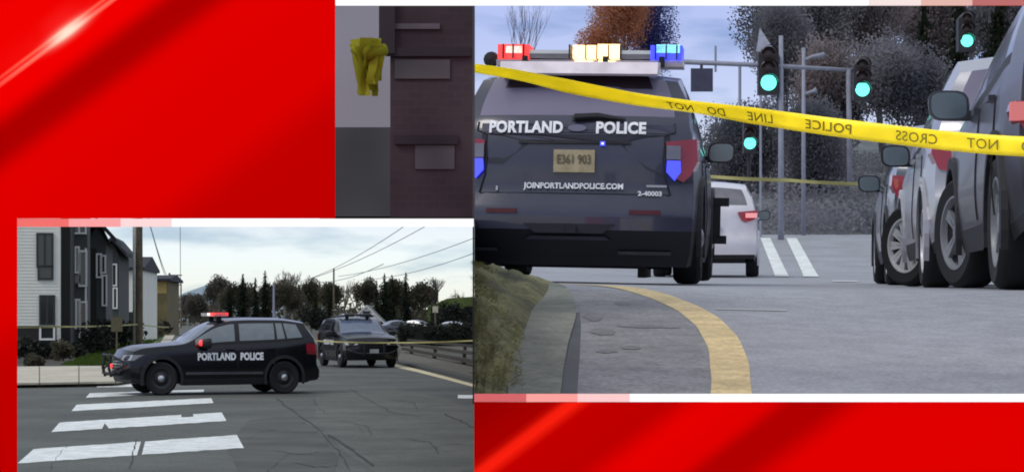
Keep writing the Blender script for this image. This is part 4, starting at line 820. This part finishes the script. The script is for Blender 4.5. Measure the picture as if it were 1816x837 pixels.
for y in (-.55, .14, .62): MB().tube([(3.66, y, 1.83), (3.66, y, 1.92)], .025, 6).build('antenna_stub', PLASTIC, lbA)
br = MB(); br.box((1.1, .99, .72), (1.2, 1.16, .80)); br.box((1.1, .99, .36), (1.2, 1.14, .44)); br.box((1.12, 1.0, .42), (1.2, 1.08, .74)); br.build('side_bracket', PLASTIC, ca)
box('suspension', (3.6, .5, .05), (4.5, .56, .26), PLASTIC, ca); box('exhaust_pipe', (4.3, -.5, .08), (4.4, -.42, .28), PLASTIC, ca); box('rear_axle', (3.85, -.75, .12), (4.05, .75, .4), PLASTIC, ca)
def cut_at_divider(root):                                           # the body ends where the divider stands
    bpy.context.view_layer.update(); cp = Vector((0, 0, HC)); no = Vector((F, -(841.4 - 908), 0)).normalized()
    for o in list(root.children_recursive):
        if o.type != 'MESH': continue
        mw = o.matrix_world; inv = mw.inverted(); pc = inv @ cp; pn = (mw.to_3x3().transposed() @ no).normalized()
        sd_ = [(v.co - pc).dot(pn) for v in o.data.vertices]
        if min(sd_) > 0: continue
        if max(sd_) <= 0:
            if not o.children: bpy.data.objects.remove(o)
            continue
        o.data = o.data.copy(); bm = bmesh.new(); bm.from_mesh(o.data)
        bmesh.ops.bisect_plane(bm, geom=bm.verts[:] + bm.edges[:] + bm.faces[:], plane_co=pc, plane_no=pn, clear_inner=True); bm.to_mesh(o.data); bm.free()
cut_at_divider(ca)
for o in list(ca.children):
    if o.type == 'EMPTY' and not o.children: bpy.data.objects.remove(o)

CROSS = dict(L=4.6, W=1.86, H=1.70, wheels=(.90, 3.58), wr=.35, top=[(0, .98), (.3, 1.04), (1.2, 1.12), (1.35, 1.16), (2.1, 1.58), (2.5, 1.68), (3.1, 1.70), (3.9, 1.66), (4.4, 1.60), (4.6, 1.57)], belt=[(0, .92), (1.2, 1.03), (2.5, 1.08), (3.7, 1.16), (4.6, 1.20)], rear=[(.2, .16), (.4, .02), (.65, 0), (.72, .05), (1.15, .09), (1.22, .13), (1.56, .40), (1.7, .45)], side=[(1.62, 2.5, 'side_window'), (2.6, 3.45, 'side_window'), (3.55, 4.0, 'side_window')], shield=(1.30, 2.15), tail=(.86, 1.10), rim='plain', spokes=5, paint=WHITEP, doors=(2.55, 3.5), clad=.36, rimm=mat('silver_alloy', (.55, .56, .58), .35, metal=.15), mirs=.88, taily=(.62, .985))
cw, dw, sw = make_car('parked_car', 'pearl white crossover standing beyond the patrol SUV, rear towards the viewer', 'car', dict(CROSS, glassr=mat('grey_rear_glass', (.16, .16, .18), .2), tail=(.98, 1.16), archm=WHITEP))
placeA(cw, (4.6, 0), 1250, 39.0, 1330)
for sg in (-1, 1): box('brake_light', (4.42, sg * .80 - .1, 1.03), (4.535, sg * .80 + .1, 1.11), lamp('soft_pink_lamp', (1, .35, .38), .8), cw)
box('rear_plate', (4.56, -.26, .78), (4.60, .26, .92), mat('plate_grey', (.4, .4, .4), .6), cw)
c3, _, s3 = make_car('parked_car', 'dark grey crossover nearest the edge with red tail lamp, first in the kerbside row', 'car', dict(CROSS, paint=GREYP, rim='y', spokes=5, rimm=mat('gunmetal_alloy', (.26, .27, .29), .4, metal=.1), wr=.36, tail=(.76, .94), steer=R(17), mirm=mat('dark_mirror_shell', (.03, .033, .042), .35, coat=.5), glass=mat('slate_glass', (.08, .085, .10), .1, spec=.8)))
placeA(c3, (4.6 - .25, -.90), 1800, 11.25, 1352)
box('tail_glow', (4.40, -.935, .84), (4.47, -.86, .93), lamp('soft_red_lamp', (1, .2, .2), .55), c3)
BIG = dict(CROSS, L=4.7, top=[(0, 1.02), (.3, 1.08), (1.2, 1.16), (1.35, 1.2), (2.05, 1.68), (2.45, 1.79), (3.1, 1.81), (4.0, 1.78), (4.5, 1.70), (4.7, 1.66)], H=1.81, wheels=(.92, 3.66), wr=.365, paint=SILVER, rim='y', spokes=10, steer=R(34), glass=mat('pale_side_glass', (.20, .21, .26), .1, spec=.8), archm=SILVER)
c4, _, _ = make_car('parked_car', 'tall silver SUV with many spoked wheels, second in the kerbside row', 'car', BIG)
placeA(c4, (.92, -.93), 1597, 20.1, 1365)
c5, _, _ = make_car('parked_car', 'dark slate car at the far end of the kerbside row', 'car', dict(CROSS, paint=DGREYP, rim='plain', spokes=7))
placeA(c5, (.9, -.93), 1550, 25.9, 1372)
for o_ in (cw, c3, c4, c5): o_['group'] = 'cars along the upper street'

# ------------------------------------------------------------------ upper street: tapes
def tape(name, pts, label, text, wd, size):
    P_ = [(P(x, y, Y), tw) for x, y, Y, tw in pts]; fine = []
    for i in range(len(P_) - 1):
        g = lambda k: P_[max(0, min(len(P_) - 1, k))][0]; a, b, c, d = g(i - 1), g(i), g(i + 1), g(i + 2)
        for k in range(12): t = k / 12; fine.append((.5 * (2 * b + (c - a) * t + (2 * a - 5 * b + 4 * c - d) * t * t + (3 * b - a - 3 * c + d) * t ** 3), P_[i][1] * (1 - t) + P_[i + 1][1] * t))
    fine.append(P_[-1]); ls = [0]
    for a, b in zip(fine, fine[1:]): ls.append(ls[-1] + (b[0] - a[0]).length)
    def frame(u):
        i = 0
        while i < len(ls) - 2 and ls[i + 1] < u: i += 1
        t = (u - ls[i]) / (ls[i + 1] - ls[i]); p_ = fine[i][0].lerp(fine[i + 1][0], t); d = (fine[i + 1][0] - fine[i][0]).normalized(); tw = fine[i][1] * (1 - t) + fine[i + 1][1] * t
        n_ = d.cross(Vector((0, 0, 1))).normalized(); up = n_.cross(d).normalized(); return p_, up * math.cos(tw) + n_ * math.sin(tw), n_ * math.cos(tw) - up * math.sin(tw)
    root = empty(name, fine[0][0], label=label, cat='caution tape', group='caution tapes'); vs = []
    for i, u in enumerate(ls):
        p_, up, n_ = frame(u); cup = .006 * math.sin(u * 9)
        for k in (-1, -.5, 0, .5, 1): vs.append(p_ + up * wd / 2 * k + n_ * (cup * (1 - k * k)) - fine[0][0])
    fs = [(5 * i + k, 5 * i + k + 1, 5 * i + k + 6, 5 * i + k + 5) for i in range(len(ls) - 1) for k in range(4)]
    st = mesh('strip', vs, fs, TAPE, root, True); md = st.modifiers.new('thickness', 'SOLIDIFY'); md.thickness = .0015; md.offset = 0
    for txt, u0 in text:
        tv, tf = text_data(txt, size, .001, 1.05); v2 = []
        for v in tv: p_, up, n_ = frame(u0 - v.x); sgn = 1 if n_.y < 0 else -1; v2.append(p_ + up * v.y * .95 + n_ * sgn * .008 - fine[0][0])
        mesh('tape_lettering', v2, tf, TAPETXT, root)
    return root
tape('caution_tape', [(838, 121, 8.75, 1.15), (915, 133, 8.7, 1.0), (1000, 152, 8.6, .75), (1120, 175, 8.5, .85), (1230, 190, 8.35, .9), (1330, 205, 8.2, .55), (1450, 222, 8.05, .4), (1560, 236, 7.95, .3), (1680, 250, 7.8, .25), (1816, 260, 7.65, .2), (2060, 266, 7.5, .2), (2500, 262, 7.4, .2), (2900, 250, 7.3, .2)],
     'broad twisted yellow caution tape strung across in front of the patrol SUV', [('POLICE', 1.51), ('LINE', 1.24), ('CROSS', 1.845), ('NOT', 2.095), ('DO', 2.27), ('DO', 1.05), ('NOT', .89)], .068, .052)
simple_tape([P(1240, 312, 33), P(1400, 320, 33.5), P(1545, 327, 34)], .05, 'far thin yellow caution tape behind the patrol SUV', .01)

# ------------------------------------------------------------------ blurred pillar and knot beside the patrol SUV
BRN = mat('dark_brown_brick', (.060, .042, .052), .9, var=.4, scale=2.2, detail=1); BRN2 = mat('dark_mauve_band', (.034, .026, .034), .9, var=.2, scale=3, detail=1); GRB = mat('grey_mauve_block', (.10, .09, .105), .9, var=.35, scale=5, detail=1)
def brick_mat():
    m = mat('soft_brick', (.062, .043, .053), .9, var=.4, scale=2.2, detail=1); n = m.node_tree; b = n.nodes['Principled BSDF']; src = b.inputs['Base Color'].links[0].from_socket
    tc = n.nodes.new('ShaderNodeTexCoord'); mp_ = n.nodes.new('ShaderNodeMapping'); mp_.inputs['Rotation'].default_value = (R(90), 0, 0); n.links.new(tc.outputs['Object'], mp_.inputs[0])
    br_ = n.nodes.new('ShaderNodeTexBrick'); br_.inputs['Scale'].default_value = 9; br_.inputs['Mortar Size'].default_value = .035; br_.inputs['Mortar Smooth'].default_value = 1
    br_.inputs['Color1'].default_value = (1, 1, 1, 1); br_.inputs['Color2'].default_value = (.86, .84, .86, 1); br_.inputs['Mortar'].default_value = (1.06, 1.07, 1.08, 1); n.links.new(mp_.outputs[0], br_.inputs[0])
    mx_ = n.nodes.new('ShaderNodeMixRGB'); mx_.blend_type = 'MULTIPLY'; mx_.inputs[0].default_value = 1; n.links.new(src, mx_.inputs[1]); n.links.new(br_.outputs[0], mx_.inputs[2]); n.links.new(mx_.outputs[0], b.inputs['Base Color']); return m
BRN = brick_mat()
pil = empty('brick_pillar', P(765, 385, 8), label='dark brown brick pillar beside the patrol SUV, out of focus', cat='pillar')
def pbox(name, x0, y0, x1, y1, Y0, Y1, m, parent, org):
    a = P(x0, y1, Y0) - org; b = P(x1, y0, Y0) - org; return box(name, (a.x, a.y, a.z), (b.x, a.y + (Y1 - Y0), b.z), m, parent)
og = P(765, 385, 8); H8 = 8.0
pbox('shaft', 692, -120, 838, 385, H8, 8.5, BRN, pil, og)
for x0, y0, x1, y1, d, m in ((684, 84, 836, 100, .012, BRN2), (700, 106, 798, 140, .006, GRB), (700, 240, 812, 256, .012, BRN2), (736, 258, 806, 300, .006, GRB), (692, 42, 780, 52, .008, GRB), (672, -120, 700, 95, .02, BRN2)): pbox('brick_course', x0, y0, x1, y1, H8 - d, H8 - .001, m, pil, og)
lwall = empty('grey_wall', P(640, 385, 8.9), label='pale grey wall left of the dark brick pillar, out of focus', cat='wall'); og2 = P(640, 385, 8.9)
pbox('wall_face', 560, -120, 760, 384, 8.9, 9.1, mat('pale_grey_render', (.42, .42, .47), .9, var=.15, scale=1.5, detail=1), lwall, og2)
pbox('wall_base', 560, 226, 700, 384, 8.84, 8.899, mat('dark_green_grey_base', (.09, .095, .10), .95, var=.4, scale=2.5, detail=1), lwall, og2)
kn = empty('tape_knot', P(652, 160, 7.8), label='bunched yellow caution tape tied beside the dark brick pillar', cat='caution tape', group='caution tapes'); mb = MB(); rk = random.Random(5); ok_ = P(652, 160, 7.8)
for k in range(18):
    x0 = rk.uniform(628, 672); y0 = rk.uniform(66, 84); x1 = rk.uniform(640, 676); y1 = rk.uniform(140, 172); a = P(x0, y0, 7.8 + rk.uniform(-.05, .05)) - ok_; b = P(x1, y1, 7.8 + rk.uniform(-.05, .05)) - ok_; wv = Vector((rk.uniform(.014, .03), rk.uniform(-.02, .02), 0)); base_ = len(mb.v)
    for i in range(25): t = i / 24; p_ = a.lerp(b, t) + Vector((math.sin(t * 4 + k) * .006, math.cos(t * 5 + k) * .01, 0)); w2_ = Matrix.Rotation(math.sin(t * 3 + k * 2) * .35, 3, 'Z') @ wv; mb.v += [p_ - w2_ * (1 - .4 * t), p_ + w2_ * (1 - .4 * t)]
    mb.f += [(base_ + 2 * i, base_ + 2 * i + 1, base_ + 2 * i + 3, base_ + 2 * i + 2) for i in range(24)]
mb.build('loops', leafy(mat('olive_yellow_tape', (.36, .36, .03), .95, var=.2, scale=6, detail=1), .4), kn, True); a = P(625, 88, 7.8) - ok_; b = P(684, 88, 7.8) - ok_
MB().tube([a, (a + b) / 2 + Vector((0, -.03, -.02)), b], [.012, .03, .02], 8).build('tie', MATS['olive_yellow_tape'], kn, True)
# ------------------------------------------------------------------ upper street: signals, hillside and trees
HILLM = mat('wooded_hillside', (.10, .11, .115), 1, var=.45, scale=.35, detail=6)
hv = []; hf = []; cols = [1180 + 45 * k for k in range(24)]; hp = pchip([(66, 423), (74, 405), (85, 360), (100, 320), (130, 280), (170, 240)])
rows = [66, 70, 74, 80, 88, 100, 115, 130, 150, 170]
for Y_ in rows:
    for x in cols:
        q = hp(Y_); fade = min(1, max(0, (x - 1150) / 180)); q = 430 - (430 - q) * fade; hv.append(P(x, q + (6 * math.sin(x * .05 + Y_) if Y_ > 70 else 0), Y_))
hf = [(i * 24 + k, i * 24 + k + 1, (i + 1) * 24 + k + 1, (i + 1) * 24 + k) for i in range(len(rows) - 1) for k in range(23)]
tag(mesh('hillside', hv, hf, HILLM, None, True), kind='structure')
GREYL = mat('blue_grey_foliage', (.16, .175, .205), .95, var=.25, scale=.3, col2=(.31, .29, .31), detail=2); MAUVE = mat('mauve_brown_foliage', (.19, .17, .185), .95, var=.25, scale=.3, col2=(.34, .285, .28), detail=2); GLOW_ORANGE = mat('orange_lamp_glow_foliage', (.58, .28, .16), .95, var=.3, scale=.6); GLOW_BLUE = mat('blue_lamp_glow_foliage', (.10, .11, .34), .95, var=.3, scale=.6)  # orange and blue crown colours hold roof-lamp glow
for m_ in (GREYL, MAUVE, GLOW_ORANGE, GLOW_BLUE): leafy(m_, .65)
ug = MB(); ru = random.Random(21)
for k in range(260):
    x = ru.uniform(1230, 1900); Y_ = ru.uniform(68, 120); leaves(ug, P(x, 430 - (430 - hp(Y_)) * min(1, max(0, (x - 1150) / 180)) - 6, Y_), (1.3, 1, .8), 120, .08, ru)
tag(ug.build('undergrowth', GREYL), 'tangled grey green undergrowth on the hillside behind the traffic signals', 'undergrowth', kind='stuff')
def treeA(x, ytop, ybase, Y, wpx, m, lm, label, nleaf=1500, ls=.3, depth=5, tw=1.0):
    nleaf = int(nleaf * 6.5); ls *= .17
    b = P(x, ybase, Y); h = (ybase - ytop) * Y / F; return bare_tree(tuple(b), h, wpx * Y / F, m, ru, label, 'trees behind the upper street', depth, lm, nleaf, ls, 'bushy_tree' if lm else 'bare_tree', .26, tw=tw, spread=1.15)
DKTW = mat('dark_purple_twigs', (.11, .10, .105), .95, var=.3)
treeA(1440, -60, 330, 120, 150, DKTW, GREYL, 'big blue grey tree behind the hanging traffic signal', 2600, .42)
treeA(1570, -40, 300, 125, 150, DKTW, MAUVE, 'broad mauve brown tree at the middle of the wooded hillside', 2600, .42)
treeA(1390, 20, 380, 110, 80, DKTW, GREYL, 'smaller blue grey tree where the wood meets the sky', 1500, .36)
treeA(1690, -30, 290, 135, 140, DKTW, MAUVE, 'mauve brown tree behind the silver SUV roof', 2300, .42)
treeA(1500, 110, 370, 100, 110, DKTW, MAUVE, 'low mauve brown tree below the end of the signal arm', 1600, .36)
treeA(1620, 90, 350, 98, 110, DKTW, GREYL, 'low blue grey tree beside the silver SUV', 1600, .36)
treeA(1320, 230, 420, 92, 90, DKTW, GREYL, 'low scrubby tree beyond the white crossover', 1300, .3)
treeA(1430, 230, 420, 90, 100, DKTW, GREYL, 'low scrubby tree above the painted stripes', 1300, .3)
treeA(1790, -20, 290, 120, 120, DKTW, GREYL, 'tall grey tree above the nearest parked car', 1900, .42)
for x, yt, yb, Y_, wpx, lb in ((1700, -60, 300, 108, 55, 'dark drooping fir above the silver SUV'), (1770, -70, 300, 110, 60, 'dark drooping fir at the very edge of the wood'), (1640, -50, 300, 112, 40, 'narrow dark fir between the mauve trees')):
    b = P(x, yb, Y_); conifer(tuple(b), (yb - yt) * Y_ / F, wpx * Y_ / F, FIR, ru, lb, 'firs above the parked cars', .6)
treeA(1085, -30, 330, 140, 66, mat('orange_lamp_glow_twigs', (.20, .10, .06), .95), GLOW_ORANGE, 'tree with painted orange lamp glow rising behind the amber roof lights', 1500, .32)  # leaves and twigs coloured for the glow of the amber lamps
treeA(1165, -30, 330, 142, 58, DKTW, GLOW_BLUE, 'tree with painted blue lamp glow rising behind the blue roof light', 1300, .32)  # blue lamp glow put into the leaf colour
treeA(925, -60, 400, 120, 90, mat('grey_twigs', (.16, .15, .19), .95), None, 'thin leafless tree with hanging twigs beside the brick pillar', depth=5, tw=.4)
sg = empty('traffic_signal', QA(1385, 60), label='traffic signal pole with long arm carrying green lights and a dark sign', cat='traffic signal'); so_ = QA(1385, 60)
def LA_(x, y, Y=60): return P(x, y, Y) - so_
MB().tube([Vector((0, 0, -.2)), LA_(1385, 64)], [.09, .06], 10).build('pole', GALV, sg, True)
MB().tube([LA_(1180, 109), LA_(1350, 116), LA_(1512, 125)], [.07, .06, .05], 8).build('mast_arm', GALV, sg, True)
MB().tube([LA_(1505, 124), LA_(1507, 330)], .07, 8).build('arm_support', mat('pale_support', (.22, .22, .27), .6), sg, True)
DKSIG = mat('signal_housing', (.025, .022, .03), .6); 
hs_ = MB(); a, b = LA_(1225, 163), LA_(1264, 122); hs_.box((a.x, a.y - .06, a.z), (b.x, a.y + .02, b.z)); hs_.tube([LA_(1244, 122), LA_(1244, 110)], .04, 6); hs_.build('hanging_sign', mat('dark_sign_back', (.045, .045, .085), .6), sg)
MB().tube([LA_(1269, 82), LA_(1269, 128)], .03, 6).build('bracket', GALV, sg); MB().tube([LA_(1312, 112), LA_(1312, 190)], .04, 6).build('bracket', GALV, sg)
def signal(x, ytop, ybot, lens, Y, hw_, parent, org, k=14.0):
    h = empty('signal_head'); h.parent = parent; a = P(x - hw_, ybot, Y) - org; b = P(x + hw_, ytop, Y) - org; w_ = b.x - a.x
    hb = MB(); hb.prism([(a.x, a.z), (b.x, a.z), (b.x, b.z - w_ * .3), (b.x - w_ * .25, b.z), (a.x + w_ * .25, b.z), (a.x, b.z - w_ * .3)], 'y', a.y - .15, a.y + .2); hb.build('housing', DKSIG, h)
    for y in (ytop + (lens - ytop) * .18, ytop + (lens - ytop) * .58, lens):
        c = P(x, y, Y) - org; r = k * Y / F; MB().lathe([(.001, -.02), (r * .7, -.01), (r, .04)], 18, (c.x, c.y - .19, c.z), 'y').build('lens', E_GRN if y == lens else mat('unlit_lens', (.05, .03, .03), .3), h, True)
        vz = MB()
        for i in range(9): t = math.pi * i / 8; vz.v += [Vector((c.x + r * 1.1 * math.cos(t), c.y - .18, c.z + r * 1.1 * math.sin(t))), Vector((c.x + r * 1.1 * math.cos(t), c.y - .42, c.z + r * 1.05 * math.sin(t)))]
        vz.f = [(2 * i, 2 * i + 1, 2 * i + 3, 2 * i + 2) for i in range(8)]; vz.build('visor', DKSIG, h)
signal(1362, 86, 168, 148, 60, 18, sg, so_); signal(1528, 108, 178, 160, 60, 15, sg, so_, 12.5)
s2_ = empty('traffic_signal', P(1329, 424, 64), label='small pole mounted signal with green light below the long arm', cat='traffic signal'); o2 = P(1329, 424, 64)
signal(1329, 212, 272, 255, 64, 11, s2_, o2, 10.5); MB().tube([Vector((0, .35, -.3)), P(1329, 205, 64.3) - o2], .06, 8).build('pole', DKSIG, s2_)
s3_ = empty('traffic_signal', P(1722, 400, 62), label='dim green signal above the silver SUV roof among dark firs', cat='traffic signal'); o3 = P(1722, 400, 62)
signal(1713, 26, 92, 74, 62, 15, s3_, o3, 11); MB().tube([Vector((.15, .35, -1)), P(1722, 20, 62.3) - o3], .07, 8).build('pole', mat('dull_pole', (.1, .1, .11), .7), s3_)
lp = empty('street_lamp', QA(1425, 66), label='pale street lamp post with two short arms behind the signal arm', cat='street lamp'); ol = QA(1425, 66)
MB().tube([Vector((0, 0, -.2)), P(1425, 85, 66) - ol], [.07, .05], 8).build('post', GALV, lp, True)
for x1, y1, y0 in ((1462, 98, 108), (1448, 160, 168)): MB().tube([P(1425, y0, 66) - ol, P(1440, y1 + 3, 66) - ol, P(x1, y1, 66) - ol], [.05, .05, .09], 6).build('lamp_arm', GALV, lp, True)
pc = empty('pennant_sign', P(1357, 92, 63), label='pale triangular sign above the hanging traffic signal', cat='sign'); MB().prism([(-.25, 0), (.28, 0), (-.15, .65)], 'y', -.03, .03).build('plate', mat('pale_plate', (.40, .41, .50), .7), pc)
MB().tube([(-.12, .06, -5.4), (-.12, .06, .5)], .035, 6).build('post', GALV, pc)
# far wall of grey scrub low on the left edge keeps the horizon closed behind the patrol SUV
for o in list(bpy.data.objects):
    if 'L' in o.keys(): del o['L']
